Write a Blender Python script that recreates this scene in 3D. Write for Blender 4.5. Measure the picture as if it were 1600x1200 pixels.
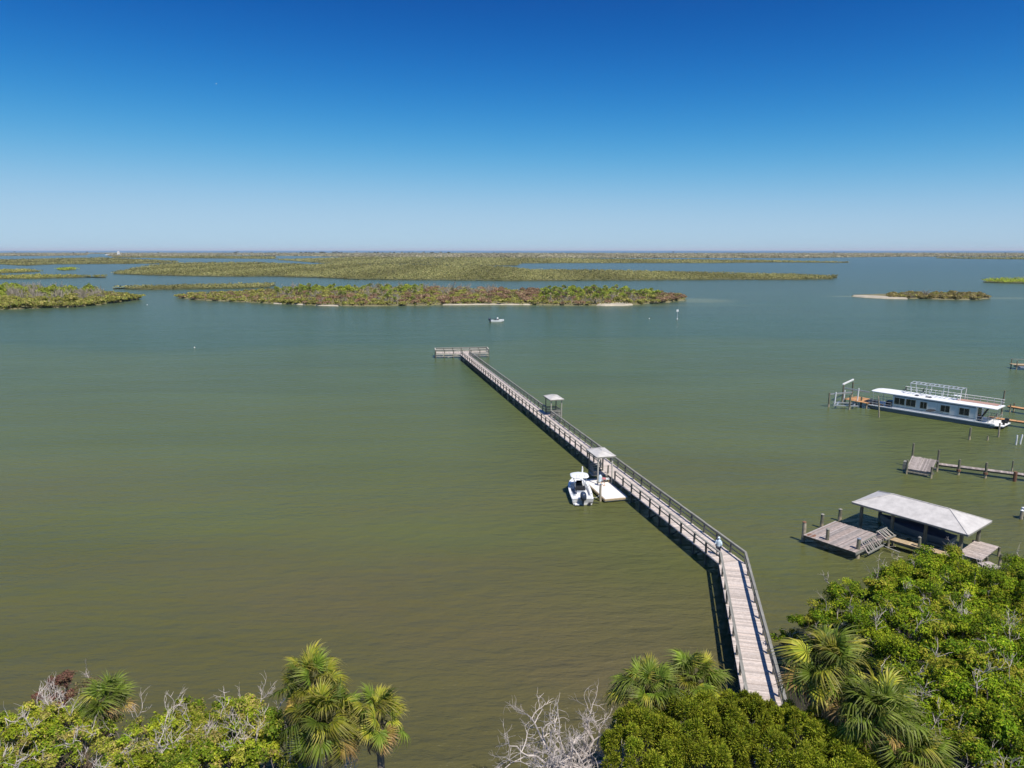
import bpy, math, random
import numpy as np
from mathutils import Vector, Matrix

# ------------------------------------------------------------------ camera, sky, sun, exposure
for o in list(bpy.data.objects): bpy.data.objects.remove(o)
SC = bpy.context.scene
COL = SC.collection
CAM_H, PITCH, FOC = 28.7, math.radians(10.75), 1101.0
cam = bpy.data.objects.new('camera', bpy.data.cameras.new('camera'))
COL.objects.link(cam)
cam.location = (0, 0, CAM_H)
cam.rotation_euler = (math.pi / 2 - PITCH, 0, 0)
cam.data.sensor_fit = 'HORIZONTAL'
cam.data.angle = 2 * math.atan(800 / FOC)
cam.data.clip_start = 0.5
cam.data.clip_end = 120000
SC.camera = cam

SUN_DIR = Vector((0.34, -0.49, 1.0)).normalized()          # towards the sun: right of and behind the viewer
W = bpy.data.worlds.new('World'); SC.world = W; W.use_nodes = True
nt = W.node_tree; nt.nodes.clear()
sky = nt.nodes.new('ShaderNodeTexSky'); sky.sky_type = 'NISHITA'; sky.sun_disc = False
sky.sun_elevation = math.asin(SUN_DIR.z); sky.sun_rotation = math.atan2(SUN_DIR.x, SUN_DIR.y)
sky.altitude = 0; sky.air_density = 0.5; sky.dust_density = 0.3; sky.ozone_density = 1.0
# the photograph's polarised, deep blue grade: one power and gain per channel for the whole sky
sep = nt.nodes.new('ShaderNodeSeparateColor'); com = nt.nodes.new('ShaderNodeCombineColor'); nt.links.new(sky.outputs[0], sep.inputs[0])
def wmath(op, x, y):
    m1 = nt.nodes.new('ShaderNodeMath'); m1.operation = op
    for k, q in enumerate((x, y)):
        if isinstance(q, (int, float)): m1.inputs[k].default_value = q
        else: nt.links.new(q, m1.inputs[k])
    return m1.outputs[0]
for ch, (pw_, gn_, mx_, fl_) in enumerate(((4.03, 0.060, 4.00, 0.06), (2.68, 0.306, 6.09, 0.80), (2.84, 0.311, 7.40, 3.40))):
    v_ = wmath('MULTIPLY', wmath('POWER', sep.outputs[ch], pw_), gn_)               # steeper gradient ...
    v_ = wmath('MULTIPLY', wmath('DIVIDE', v_, wmath('ADD', v_, mx_)), mx_)          # ... that rolls off softly towards the horizon
    nt.links.new(wmath('MAXIMUM', v_, fl_), com.inputs[ch])
bg = nt.nodes.new('ShaderNodeBackground'); bg.inputs[1].default_value = 0.10
wo = nt.nodes.new('ShaderNodeOutputWorld')
nt.links.new(com.outputs[0], bg.inputs[0]); nt.links.new(bg.outputs[0], wo.inputs[0])
sl = bpy.data.lights.new('sun', 'SUN'); sl.energy = 5.0; sl.angle = math.radians(0.53); sl.color = (1.0, 0.94, 0.86)
sun = bpy.data.objects.new('sun', sl); COL.objects.link(sun)
sun.rotation_euler = SUN_DIR.to_track_quat('Z', 'Y').to_euler()
SC.view_settings.view_transform = 'Standard'; SC.view_settings.look = 'None'
SC.view_settings.exposure = 0.2; SC.view_settings.gamma = 1.0
SC.render.engine = 'CYCLES'
SC.cycles.max_bounces = 6; SC.cycles.transparent_max_bounces = 6

# ------------------------------------------------------------------ helpers
def at(x, y, z=0.0):
    """ground point (height z) that a survey of the photograph puts at pixel x, y"""
    u = (x - 800) / FOC; v = (y - 600) / FOC
    d = np.array([u, math.cos(PITCH) - v * math.sin(PITCH), -math.sin(PITCH) - v * math.cos(PITCH)])
    t = (z - CAM_H) / d[2]
    return np.array([0, 0, CAM_H]) + t * d

def rng(s): return np.random.default_rng(s)

class MB:
    def __init__(s): s.v = []; s.f = []; s.c = []
    def add(s, vs, fs, col=1.0):
        b = len(s.v); s.v += [tuple(map(float, p)) for p in vs]
        c = (col, col, col, 1) if isinstance(col, (int, float)) else tuple(col) + (1,)
        s.c += [c] * len(vs); s.f += [tuple(b + i for i in f) for f in fs]; return s
    def box(s, c, d, R=None, col=1.0):
        R = np.eye(3) if R is None else R; c = np.array(c, float); h = np.array(d, float) / 2
        vs = [c + R @ (h * np.array(k)) for k in ((-1,-1,-1),(1,-1,-1),(1,1,-1),(-1,1,-1),(-1,-1,1),(1,-1,1),(1,1,1),(-1,1,1))]
        return s.add(vs, [(0,3,2,1),(4,5,6,7),(0,1,5,4),(1,2,6,5),(2,3,7,6),(3,0,4,7)], col)
    def beam(s, a, b, w, h, col=1.0, up=(0,0,1)):
        a = np.array(a, float); b = np.array(b, float); L = np.linalg.norm(b - a); x = (b - a) / L
        y = np.cross(up, x); n = np.linalg.norm(y); y = np.array([0,1,0]) if n < 1e-6 else y / n
        z = np.cross(x, y); return s.box((a + b) / 2, (L, w, h), np.stack([x, y, z], 1), col)
    def tube(s, path, radii, n=6, col=1.0, cap=True):
        path = [np.array(p, float) for p in path]
        if isinstance(radii, (int, float)): radii = [radii] * len(path)
        vs = []; m = len(path)
        for i, p in enumerate(path):
            t = path[min(i + 1, m - 1)] - path[max(i - 1, 0)]; t = t / (np.linalg.norm(t) + 1e-9)
            a = np.cross(t, (0, 0, 1) if abs(t[2]) < 0.9 else (1, 0, 0)); a /= np.linalg.norm(a); b = np.cross(t, a)
            for k in range(n):
                q = 2 * math.pi * k / n; vs.append(p + radii[i] * (math.cos(q) * a + math.sin(q) * b))
        fs = [(i*n+k, i*n+(k+1) % n, (i+1)*n+(k+1) % n, (i+1)*n+k) for i in range(m-1) for k in range(n)]
        if cap: fs += [tuple(range(n))[::-1], tuple((m-1)*n + k for k in range(n))]
        return s.add(vs, fs, col)
    def loft(s, rows, close=False, capa=False, capb=False, col=1.0):
        n = len(rows[0]); vs = [p for r in rows for p in r]; k1 = n if close else n - 1
        fs = [(i*n+k, i*n+(k+1) % n, (i+1)*n+(k+1) % n, (i+1)*n+k) for i in range(len(rows)-1) for k in range(k1)]
        if capa: fs.append(tuple(range(n))[::-1])
        if capb: fs.append(tuple((len(rows)-1)*n + k for k in range(n)))
        return s.add(vs, fs, col)
    def prism(s, poly, z0, z1, col=1.0):
        n = len(poly); vs = [(p[0], p[1], z0) for p in poly] + [(p[0], p[1], z1) for p in poly]
        fs = [tuple(range(n))[::-1], tuple(range(n, 2*n))] + [(i, (i+1) % n, n+(i+1) % n, n+i) for i in range(n)]
        return s.add(vs, fs, col)
    def mesh(s, name, mat, smooth=False):
        me = bpy.data.meshes.new(name); me.from_pydata(s.v, [], s.f)
        a = me.color_attributes.new('Col', 'FLOAT_COLOR', 'POINT')
        a.data.foreach_set('color', np.array(s.c, np.float32).ravel())
        me.materials.append(mat)
        if smooth: me.polygons.foreach_set('use_smooth', [True] * len(me.polygons))
        me.update(); return me
    def build(s, name, mat, parent=None, loc=(0,0,0), rz=0.0, smooth=False):
        return link(name, s.mesh(name, mat, smooth), parent, loc, rz)

def link(name, me, parent=None, loc=(0,0,0), rz=0.0, rot=None, scale=None):
    o = bpy.data.objects.new(name, me); COL.objects.link(o)
    if parent: o.parent = parent
    o.location = loc; o.rotation_euler = rot if rot else (0, 0, rz)
    if scale: o.scale = scale
    return o
def thing(name, label, cat, loc=(0,0,0), rz=0.0, group=None):
    o = link(name, None, None, loc, rz); return tag(o, label, cat, group)
def tag(o, label, cat, group=None, kind=None):
    o['label'] = label; o['category'] = cat
    if group: o['group'] = group
    if kind: o['kind'] = kind
    return o
def struct(o, label=None):
    o['kind'] = 'structure'
    if label: o['label'] = label
    return o
def copy_tree(o, parent=None):
    c = o.copy(); COL.objects.link(c)
    if parent: c.parent = parent
    for ch in list(o.children): copy_tree(ch, c)
    return c

def quads_mesh(name, ctr, ax, side, cols, mat, fold=0.0):
    """many leaf faces: pointed quads from ctr-ax to ctr+ax with half width side"""
    n = len(ctr)
    co = np.empty((n, 4, 3), np.float32)
    co[:, 0] = ctr - ax; co[:, 1] = ctr + side; co[:, 2] = ctr + ax; co[:, 3] = ctr - side
    me = bpy.data.meshes.new(name)
    me.vertices.add(4 * n); me.vertices.foreach_set('co', co.ravel())
    me.loops.add(4 * n); me.loops.foreach_set('vertex_index', np.arange(4 * n, dtype=np.int32))
    me.polygons.add(n); me.polygons.foreach_set('loop_start', np.arange(0, 4 * n, 4, dtype=np.int32))
    a = me.color_attributes.new('Col', 'FLOAT_COLOR', 'POINT')
    c4 = np.ones((n, 4, 4), np.float32); c4[:, :, :3] = np.clip(cols, 0, 1)[:, None, :]
    a.data.foreach_set('color', c4.ravel())
    me.materials.append(mat); me.update(calc_edges=True); me.validate(); return me
def unit(a): return a / (np.linalg.norm(a, axis=-1, keepdims=True) + 1e-9)

# ------------------------------------------------------------------ materials
def new_mat(name):
    m = bpy.data.materials.new(name); m.use_nodes = True
    t = m.node_tree; t.nodes.clear(); return m, t, t.nodes.new, t.links.new
def surf(name, col, rough=0.7, var=0.25, scale=6.0, stretch=(1,1,1), attr=True, bump=0.15, metal=0.0, spec=0.4, col2=None, rnd=0.15, tide=None):
    """painted / weathered surface: colour broken up by two noises, per-piece tint, fine relief"""
    m, t, N, L = new_mat(name)
    out = N('ShaderNodeOutputMaterial'); p = N('ShaderNodeBsdfPrincipled'); L(p.outputs[0], out.inputs[0])
    tc = N('ShaderNodeTexCoord'); mp = N('ShaderNodeMapping'); mp.inputs['Scale'].default_value = stretch
    L(tc.outputs['Object'], mp.inputs[0])
    n1 = N('ShaderNodeTexNoise'); n1.inputs['Scale'].default_value = scale; n1.inputs['Detail'].default_value = 5
    n1.inputs['Roughness'].default_value = 0.65
    L(mp.outputs[0], n1.inputs['Vector'])
    r = N('ShaderNodeValToRGB'); r.color_ramp.elements[0].position = 0.3; r.color_ramp.elements[1].position = 0.72
    c2 = col2 if col2 else tuple(c * (1 - 2 * var) for c in col)
    r.color_ramp.elements[0].color = (*c2, 1); r.color_ramp.elements[1].color = (*col, 1)
    L(n1.outputs[0], r.inputs[0]); cur = r.outputs[0]
    if attr:
        a = N('ShaderNodeAttribute'); a.attribute_name = 'Col'
        mx = N('ShaderNodeMix'); mx.data_type = 'RGBA'; mx.blend_type = 'MULTIPLY'; mx.inputs[0].default_value = 1
        L(cur, mx.inputs[6]); L(a.outputs[0], mx.inputs[7]); cur = mx.outputs[2]
    if rnd:
        oi = N('ShaderNodeObjectInfo'); mr = N('ShaderNodeMapRange')
        mr.inputs['To Min'].default_value = 1 - rnd; mr.inputs['To Max'].default_value = 1 + rnd * 0.6
        L(oi.outputs['Random'], mr.inputs[0])
        vm = N('ShaderNodeVectorMath'); vm.operation = 'SCALE'; L(cur, vm.inputs[0]); L(mr.outputs[0], vm.inputs['Scale']); cur = vm.outputs[0]
    if tide:   # barnacle and weed band left by the tide
        gp = N('ShaderNodeNewGeometry'); sz = N('ShaderNodeSeparateXYZ'); L(gp.outputs['Position'], sz.inputs[0])
        sm = N('ShaderNodeMath'); sm.operation = 'MULTIPLY_ADD'; sm.inputs[1].default_value = 0.5; L(n1.outputs[0], sm.inputs[0]); L(sz.outputs['Z'], sm.inputs[2])
        tr_ = N('ShaderNodeMapRange'); tr_.inputs['From Min'].default_value = 0.85; tr_.inputs['From Max'].default_value = 0.65; L(sm.outputs[0], tr_.inputs[0])
        tm = N('ShaderNodeMix'); tm.data_type = 'RGBA'; L(tr_.outputs[0], tm.inputs[0]); L(cur, tm.inputs[6]); tm.inputs[7].default_value = (*tide, 1); cur = tm.outputs[2]
    L(cur, p.inputs['Base Color'])
    p.inputs['Roughness'].default_value = rough; p.inputs['Metallic'].default_value = metal
    p.inputs['Specular IOR Level'].default_value = spec
    if bump:
        b = N('ShaderNodeBump'); b.inputs['Strength'].default_value = bump; b.inputs['Distance'].default_value = 0.02
        L(n1.outputs[0], b.inputs['Height']); L(b.outputs[0], p.inputs['Normal'])
    return m
def leafy(name, trans=0.24, rough=0.55, spec=0.25, vary=(0.8, 1.15)):
    m, t, N, L = new_mat(name)
    out = N('ShaderNodeOutputMaterial'); p = N('ShaderNodeBsdfPrincipled'); tr = N('ShaderNodeBsdfTranslucent'); mx = N('ShaderNodeMixShader')
    a = N('ShaderNodeAttribute'); a.attribute_name = 'Col'
    oi = N('ShaderNodeObjectInfo'); h = N('ShaderNodeHueSaturation'); mr = N('ShaderNodeMapRange')
    mr.inputs['To Min'].default_value = vary[0]; mr.inputs['To Max'].default_value = vary[1]
    L(oi.outputs['Random'], mr.inputs[0]); L(mr.outputs[0], h.inputs['Value']); L(a.outputs[0], h.inputs['Color'])
    tcx = N('ShaderNodeTexCoord'); nz = N('ShaderNodeTexNoise'); nz.inputs['Scale'].default_value = 1.3; nz.inputs['Detail'].default_value = 3
    L(tcx.outputs['Object'], nz.inputs['Vector']); m2 = N('ShaderNodeMapRange')
    m2.inputs['From Min'].default_value = 0.3; m2.inputs['From Max'].default_value = 0.7
    m2.inputs['To Min'].default_value = 0.485; m2.inputs['To Max'].default_value = 0.515
    L(nz.outputs[0], m2.inputs[0]); L(m2.outputs[0], h.inputs['Hue'])
    L(h.outputs[0], p.inputs['Base Color']); L(h.outputs[0], tr.inputs[0])
    p.inputs['Roughness'].default_value = rough; p.inputs['Specular IOR Level'].default_value = spec
    mx.inputs[0].default_value = trans; L(p.outputs[0], mx.inputs[1]); L(tr.outputs[0], mx.inputs[2]); L(mx.outputs[0], out.inputs[0])
    return m

M = {}
M['post'] = surf('weathered_post_wood', (0.15, 0.15, 0.125), 0.85, 0.25, 9, (1, 1, 0.2))
M['rail'] = surf('weathered_rail_wood', (0.30, 0.29, 0.25), 0.85, 0.22, 7, (0.15, 1, 1))
M['deck'] = surf('pale_deck_boards', (0.64, 0.56, 0.50), 0.85, 0.14, 5, (1, 1, 1), rnd=0.0)
M['old_deck'] = surf('old_grey_deck_boards', (0.43, 0.37, 0.335), 0.9, 0.22, 3.5, rnd=0.0)
M['new_wood'] = surf('fresh_pine_boards', (0.62, 0.33, 0.14), 0.75, 0.15, 4)
M['tan_wood'] = surf('tan_dock_boards', (0.52, 0.40, 0.24), 0.8, 0.2, 4)
M['pile'] = surf('tarred_pile_wood', (0.23, 0.21, 0.16), 0.9, 0.3, 6, (1, 1, 0.3), col2=(0.10, 0.10, 0.06), tide=(0.40, 0.33, 0.23))
M['pale_pile'] = surf('bleached_pile_wood', (0.50, 0.43, 0.32), 0.9, 0.3, 6, (1, 1, 0.3))
M['roof'] = surf('galvanised_roof', (0.60, 0.57, 0.53), 0.6, 0.15, 1.6, rnd=0.0, bump=0.05)
M['gel'] = surf('white_gelcoat', (0.80, 0.80, 0.79), 0.25, 0.04, 2, bump=0.0, rnd=0.0, spec=0.5)
M['float'] = surf('white_float_deck', (0.80, 0.76, 0.71), 0.6, 0.05, 3, rnd=0.0, bump=0.05)
M['dark'] = surf('black_plastic', (0.025, 0.026, 0.03), 0.4, 0.2, 5, bump=0.05)
M['cowl'] = surf('slate_engine_cowl', (0.035, 0.05, 0.085), 0.25, 0.15, 5, bump=0.0, spec=0.5)
M['grey'] = surf('grey_cushion', (0.22, 0.26, 0.32), 0.7, 0.15, 6)
M['alu'] = surf('brushed_aluminium', (0.62, 0.64, 0.64), 0.35, 0.1, 8, metal=0.6, bump=0.03)
M['white'] = surf('white_paint', (0.80, 0.80, 0.78), 0.45, 0.05, 3, bump=0.03, rnd=0.05)
M['hull_grey'] = surf('grey_pontoon_hull', (0.22, 0.235, 0.24), 0.5, 0.2, 2.5, (0.3, 1, 1.5))
M['trim'] = surf('blue_grey_trim', (0.16, 0.21, 0.28), 0.5, 0.1, 4)
M['glass'] = surf('dark_window_glass', (0.012, 0.018, 0.03), 0.06, 0.3, 0.8, bump=0.0, spec=0.8)
M['brown'] = surf('faded_brown_print', (0.42, 0.33, 0.28), 0.6, 0.25, 8)
M['carpet'] = surf('pink_brown_deck_carpet', (0.42, 0.26, 0.21), 0.95, 0.15, 12)
M['cover'] = surf('navy_boat_cover', (0.035, 0.055, 0.12), 0.8, 0.2, 3)
M['blue_cloth'] = surf('pale_blue_cloth', (0.62, 0.74, 0.82), 0.85, 0.06, 8)
M['pink_cloth'] = surf('pink_towel', (0.62, 0.24, 0.26), 0.9, 0.15, 10)
M['skin'] = surf('skin', (0.45, 0.27, 0.18), 0.6, 0.06, 10, bump=0)
M['navy'] = surf('dark_shorts_cloth', (0.03, 0.035, 0.06), 0.9, 0.1, 8)
M['rust'] = surf('rusty_stain', (0.26, 0.13, 0.08), 0.9, 0.25, 5)
M['rope'] = surf('orange_rope', (0.55, 0.25, 0.10), 0.8, 0.1, 10)
M['bark'] = surf('grey_bark', (0.20, 0.17, 0.14), 0.9, 0.25, 8, (1, 1, 0.3))
M['deadwood'] = surf('bleached_dead_wood', (0.66, 0.58, 0.52), 0.9, 0.2, 7, (1, 1, 0.4))
M['far_dead'] = surf('distant_dead_wood', (0.40, 0.35, 0.28), 0.9, 0.2, 2)
M['palm_bark'] = surf('palm_trunk_fibre', (0.22, 0.18, 0.14), 0.95, 0.3, 10, (1, 1, 2))
M['leaf'] = leafy('leaf', 0.24, 0.7, 0.1); M['frond'] = leafy('palm_frond', 0.25, 0.5, 0.2, (0.55, 1.3)); M['far_leaf'] = leafy('distant_foliage', 0.28, 0.9, 0.02)
M['sand'] = surf('pale_sand', (0.50, 0.44, 0.33), 0.95, 0.2, 0.15, rnd=0.0)
M['mud'] = surf('shaded_shore_mud', (0.04, 0.034, 0.022), 0.95, 0.25, 0.9, rnd=0.0)  # mud made darker: tree shade on the shore is put into its colour
M['marsh'] = surf('marsh_ground', (0.17, 0.155, 0.065), 0.95, 0.25, 0.02, rnd=0.0, col2=(0.075, 0.085, 0.03), attr=False)
M['scrub'] = surf('island_soil', (0.24, 0.20, 0.11), 0.95, 0.3, 0.08, rnd=0.0, attr=False, col2=(0.10, 0.10, 0.04))

def water_mat():
    m, t, N, L = new_mat('lagoon_water')
    out = N('ShaderNodeOutputMaterial'); p = N('ShaderNodeBsdfPrincipled'); L(p.outputs[0], out.inputs[0])
    g = N('ShaderNodeNewGeometry'); sx = N('ShaderNodeSeparateXYZ'); L(g.outputs['Position'], sx.inputs[0])
    # shallows to channel: colour follows the distance from the shore, bent by broad noise
    nb = N('ShaderNodeTexNoise'); nb.inputs['Scale'].default_value = 0.011; nb.inputs['Detail'].default_value = 4; nb.inputs['Roughness'].default_value = 0.55
    mpb = N('ShaderNodeMapping'); mpb.inputs['Scale'].default_value = (0.55, 1.5, 1); mpb.inputs['Location'].default_value = (31, 7, 0)
    L(g.outputs['Position'], mpb.inputs[0]); L(mpb.outputs[0], nb.inputs['Vector'])
    lg = N('ShaderNodeMath'); lg.operation = 'LOGARITHM'; lg.inputs[1].default_value = 10
    ab = N('ShaderNodeMath'); ab.operation = 'MAXIMUM'; ab.inputs[1].default_value = 10; L(sx.outputs['Y'], ab.inputs[0]); L(ab.outputs[0], lg.inputs[0])
    nm = N('ShaderNodeMath'); nm.operation = 'MULTIPLY_ADD'; nm.inputs[1].default_value = 0.42; L(nb.outputs[0], nm.inputs[0]); L(lg.outputs[0], nm.inputs[2])
    mr = N('ShaderNodeMapRange'); mr.inputs['From Min'].default_value = 1.5 + 0.21; mr.inputs['From Max'].default_value = 3.1 + 0.21; L(nm.outputs[0], mr.inputs[0])
    r = N('ShaderNodeValToRGB'); e = r.color_ramp.elements
    e[0].position = 0.0; e[0].color = (0.060, 0.063, 0.021, 1)
    e[1].position = 1.0; e[1].color = (0.050, 0.074, 0.048, 1)
    for pos, c in ((0.14, (0.084, 0.086, 0.028)), (0.24, (0.093, 0.104, 0.033)), (0.36, (0.085, 0.106, 0.037)), (0.47, (0.070, 0.099, 0.039)), (0.51, (0.065, 0.097, 0.041)), (0.535, (0.052, 0.088, 0.046)), (0.62, (0.053, 0.087, 0.047)), (0.72, (0.060, 0.087, 0.047))):
        k = e.new(pos); k.color = (*c, 1)
    L(mr.outputs[0], r.inputs[0])
    # brown bottom showing through in the shallows
    nk = N('ShaderNodeTexNoise'); nk.inputs['Scale'].default_value = 0.022; nk.inputs['Detail'].default_value = 5; mpk = N('ShaderNodeMapping'); mpk.inputs['Location'].default_value = (3.1, 8.4, 0); mpk.inputs['Scale'].default_value = (0.6, 1.3, 1)
    L(g.outputs['Position'], mpk.inputs[0]); L(mpk.outputs[0], nk.inputs['Vector'])
    k1 = N('ShaderNodeMapRange'); k1.inputs['From Min'].default_value = 0.41; k1.inputs['From Max'].default_value = 0.63; L(nk.outputs[0], k1.inputs[0])
    k2 = N('ShaderNodeMapRange'); k2.inputs['From Min'].default_value = 105; k2.inputs['From Max'].default_value = 50; k2.inputs['To Max'].default_value = 0.85; L(sx.outputs['Y'], k2.inputs[0])
    k3 = N('ShaderNodeMath'); k3.operation = 'MULTIPLY'; L(k1.outputs[0], k3.inputs[0]); L(k2.outputs[0], k3.inputs[1])
    kx = N('ShaderNodeMix'); kx.data_type = 'RGBA'; L(k3.outputs[0], kx.inputs[0]); L(r.outputs[0], kx.inputs[6]); kx.inputs[7].default_value = (0.106, 0.088, 0.042, 1)
    cur = kx.outputs[2]
    # sandbars just under the surface off the two island tips
    for (cx, cy, ax, ay, amt) in ((108, 410, 30, 30, 0.5), (300, 432, 45, 14, 0.45), (213, 449, 22, 9, 0.6), (20, 374, 150, 14, 0.3)):
        dx = N('ShaderNodeMath'); dx.operation = 'MULTIPLY_ADD'; dx.inputs[1].default_value = 1 / ax; dx.inputs[2].default_value = -cx / ax; L(sx.outputs['X'], dx.inputs[0])
        dy = N('ShaderNodeMath'); dy.operation = 'MULTIPLY_ADD'; dy.inputs[1].default_value = 1 / ay; dy.inputs[2].default_value = -cy / ay; L(sx.outputs['Y'], dy.inputs[0])
        cb = N('ShaderNodeCombineXYZ'); L(dx.outputs[0], cb.inputs[0]); L(dy.outputs[0], cb.inputs[1])
        ln = N('ShaderNodeVectorMath'); ln.operation = 'LENGTH'; L(cb.outputs[0], ln.inputs[0])
        fr = N('ShaderNodeMapRange'); fr.interpolation_type = 'SMOOTHSTEP'
        fr.inputs['From Min'].default_value = 1.0; fr.inputs['From Max'].default_value = 0.2; fr.inputs['To Max'].default_value = amt
        L(ln.outputs['Value'], fr.inputs[0])
        mx = N('ShaderNodeMix'); mx.data_type = 'RGBA'; L(fr.outputs[0], mx.inputs[0]); L(cur, mx.inputs[6]); mx.inputs[7].default_value = (0.17, 0.18, 0.085, 1); cur = mx.outputs[2]
    # wind patches of light and dark put into the water colour as streaks
    nst = N('ShaderNodeTexNoise'); nst.inputs['Scale'].default_value = 1.0; nst.inputs['Detail'].default_value = 4; nst.inputs['Distortion'].default_value = 0.6
    mps = N('ShaderNodeMapping'); mps.inputs['Rotation'].default_value = (0, 0, math.radians(-9)); mps.inputs['Scale'].default_value = (0.016, 0.085, 1); L(g.outputs['Position'], mps.inputs[0]); L(mps.outputs[0], nst.inputs['Vector'])
    ms = N('ShaderNodeMapRange'); ms.inputs['From Min'].default_value = 0.3; ms.inputs['From Max'].default_value = 0.7; ms.inputs['To Min'].default_value = 0.93; ms.inputs['To Max'].default_value = 1.07; L(nst.outputs[0], ms.inputs[0])
    vs_ = N('ShaderNodeVectorMath'); vs_.operation = 'SCALE'; L(cur, vs_.inputs[0]); L(ms.outputs[0], vs_.inputs['Scale']); cur = vs_.outputs[0]
    L(cur, p.inputs['Base Color'])
    p.inputs['Roughness'].default_value = 0.2; p.inputs['IOR'].default_value = 1.33; p.inputs['Specular IOR Level'].default_value = 0.09
    # wind ripples
    mp = N('ShaderNodeMapping'); mp.inputs['Rotation'].default_value = (0, 0, math.radians(-14)); mp.inputs['Scale'].default_value = (0.4, 1.0, 1)
    L(g.outputs['Position'], mp.inputs[0])
    n1 = N('ShaderNodeTexNoise'); n1.inputs['Scale'].default_value = 0.9; n1.inputs['Detail'].default_value = 5; n1.inputs['Roughness'].default_value = 0.6
    n2 = N('ShaderNodeTexNoise'); n2.inputs['Scale'].default_value = 0.16; n2.inputs['Detail'].default_value = 3
    L(mp.outputs[0], n1.inputs['Vector']); L(mp.outputs[0], n2.inputs['Vector'])
    ad = N('ShaderNodeMath'); ad.operation = 'MULTIPLY_ADD'; ad.inputs[1].default_value = 1.2; L(n2.outputs[0], ad.inputs[0]); L(n1.outputs[0], ad.inputs[2])
    b = N('ShaderNodeBump'); b.inputs['Strength'].default_value = 1.0; b.inputs['Distance'].default_value = 0.55
    L(ad.outputs[0], b.inputs['Height']); L(b.outputs[0], p.inputs['Normal'])
    return m
M['water'] = water_mat()
M['ocean'] = surf('open_ocean', (0.05, 0.14, 0.24), 0.3, 0.1, 0.002, attr=False, bump=0.0, rnd=0)

# ------------------------------------------------------------------ the setting: water, shore, islands, marsh
mb = MB(); mb.add([(-9000, -60, 0), (9000, -60, 0), (9000, 7000, 0), (-9000, 7000, 0)], [(0, 1, 2, 3)])
struct(mb.build('lagoon_water', M['water']), 'olive green rippled lagoon water round the long pier')
mb = MB(); mb.add([(-90000, 7000, -0.3), (90000, 7000, -0.3), (90000, 100000, -0.3), (-90000, 100000, -0.3)], [(0, 1, 2, 3)])
struct(mb.build('ocean', M['ocean']), 'thin strip of blue ocean along the horizon')

def ragged(pts, step, amp, seed):
    """polyline with extra points and small sideways wander"""
    r = rng(seed); out = []
    for a, b in zip(pts[:-1], pts[1:]):
        a = np.array(a[:2]); b = np.array(b[:2]); L = np.linalg.norm(b - a); n = max(1, int(L / step))
        for k in range(n):
            q = a + (b - a) * k / n
            if k: q = q + r.normal(0, amp, 2)
            out.append(q)
    out.append(np.array(pts[-1][:2])); return out
def inside(poly, P):
    x, y = P[:, 0], P[:, 1]; c = np.zeros(len(P), bool); n = len(poly)
    for i in range(n):
        a, b = poly[i], poly[(i + 1) % n]
        k = ((a[1] > y) != (b[1] > y)) & (x < (b[0] - a[0]) * (y - a[1]) / (b[1] - a[1] + 1e-12) + a[0]); c ^= k
    return c
def edge_dist(poly, P):
    d = np.full(len(P), 1e9); n = len(poly)
    for i in range(n):
        a, b = np.array(poly[i]), np.array(poly[(i + 1) % n]); ab = b - a
        t = np.clip(((P - a) @ ab) / (ab @ ab + 1e-9), 0, 1); d = np.minimum(d, np.linalg.norm(P - (a + t[:, None] * ab), axis=1))
    return d

# home shore under the camera
shore_line = [(-60, 37), (-40, 36.5), (-25, 34), (-14, 33.5), (-6, 31), (0, 30.5), (6, 32), (11, 35), (15, 38), (18, 42), (22, 47), (28, 52), (36, 54), (46, 56), (60, 60), (80, 62)]
poly = ragged(shore_line, 1.5, 0.3, 3)
full = [(-60, -40)] + [tuple(p) for p in poly] + [(80, -40)]
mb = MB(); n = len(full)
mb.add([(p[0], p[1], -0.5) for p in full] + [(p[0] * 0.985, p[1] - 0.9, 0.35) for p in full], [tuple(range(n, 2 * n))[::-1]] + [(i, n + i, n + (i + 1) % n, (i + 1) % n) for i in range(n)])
struct(mb.build('shore_ground', M['mud']), 'shade-darkened muddy shore under the near trees')

def px_line(l, z=0): return [at(x, y, z) for x, y in l]
def island(name, front, back, seed, label, mat, rise=0.6, amp=1.2, step=5.0, grow=0.0):
    f = ragged(px_line(front), step, amp, seed); b = ragged(px_line(back), step, amp, seed + 1)
    poly = [tuple(p) for p in f] + [tuple(p) for p in b[::-1]]
    c = np.mean(poly, 0); n = len(poly); mb = MB()
    ring0 = [(p[0], p[1], -0.4) for p in poly]
    P = np.array(poly); tang = np.roll(P, -1, 0) - np.roll(P, 1, 0); nrm = unit(np.stack([-tang[:, 1], tang[:, 0]], 1))
    ring1 = [(p[0] + q[0] * 1.6, p[1] + q[1] * 1.6, rise) for p, q in zip(P, nrm)]
    mb.add(ring0 + ring1, [tuple(range(n, 2 * n))] + [(i, (i + 1) % n, n + (i + 1) % n, n + i) for i in range(n)])
    o = mb.build(name, mat); o.data.materials.append(M['scrub']); o.data.polygons[0].material_index = 1; struct(o, label); return poly, o

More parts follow.
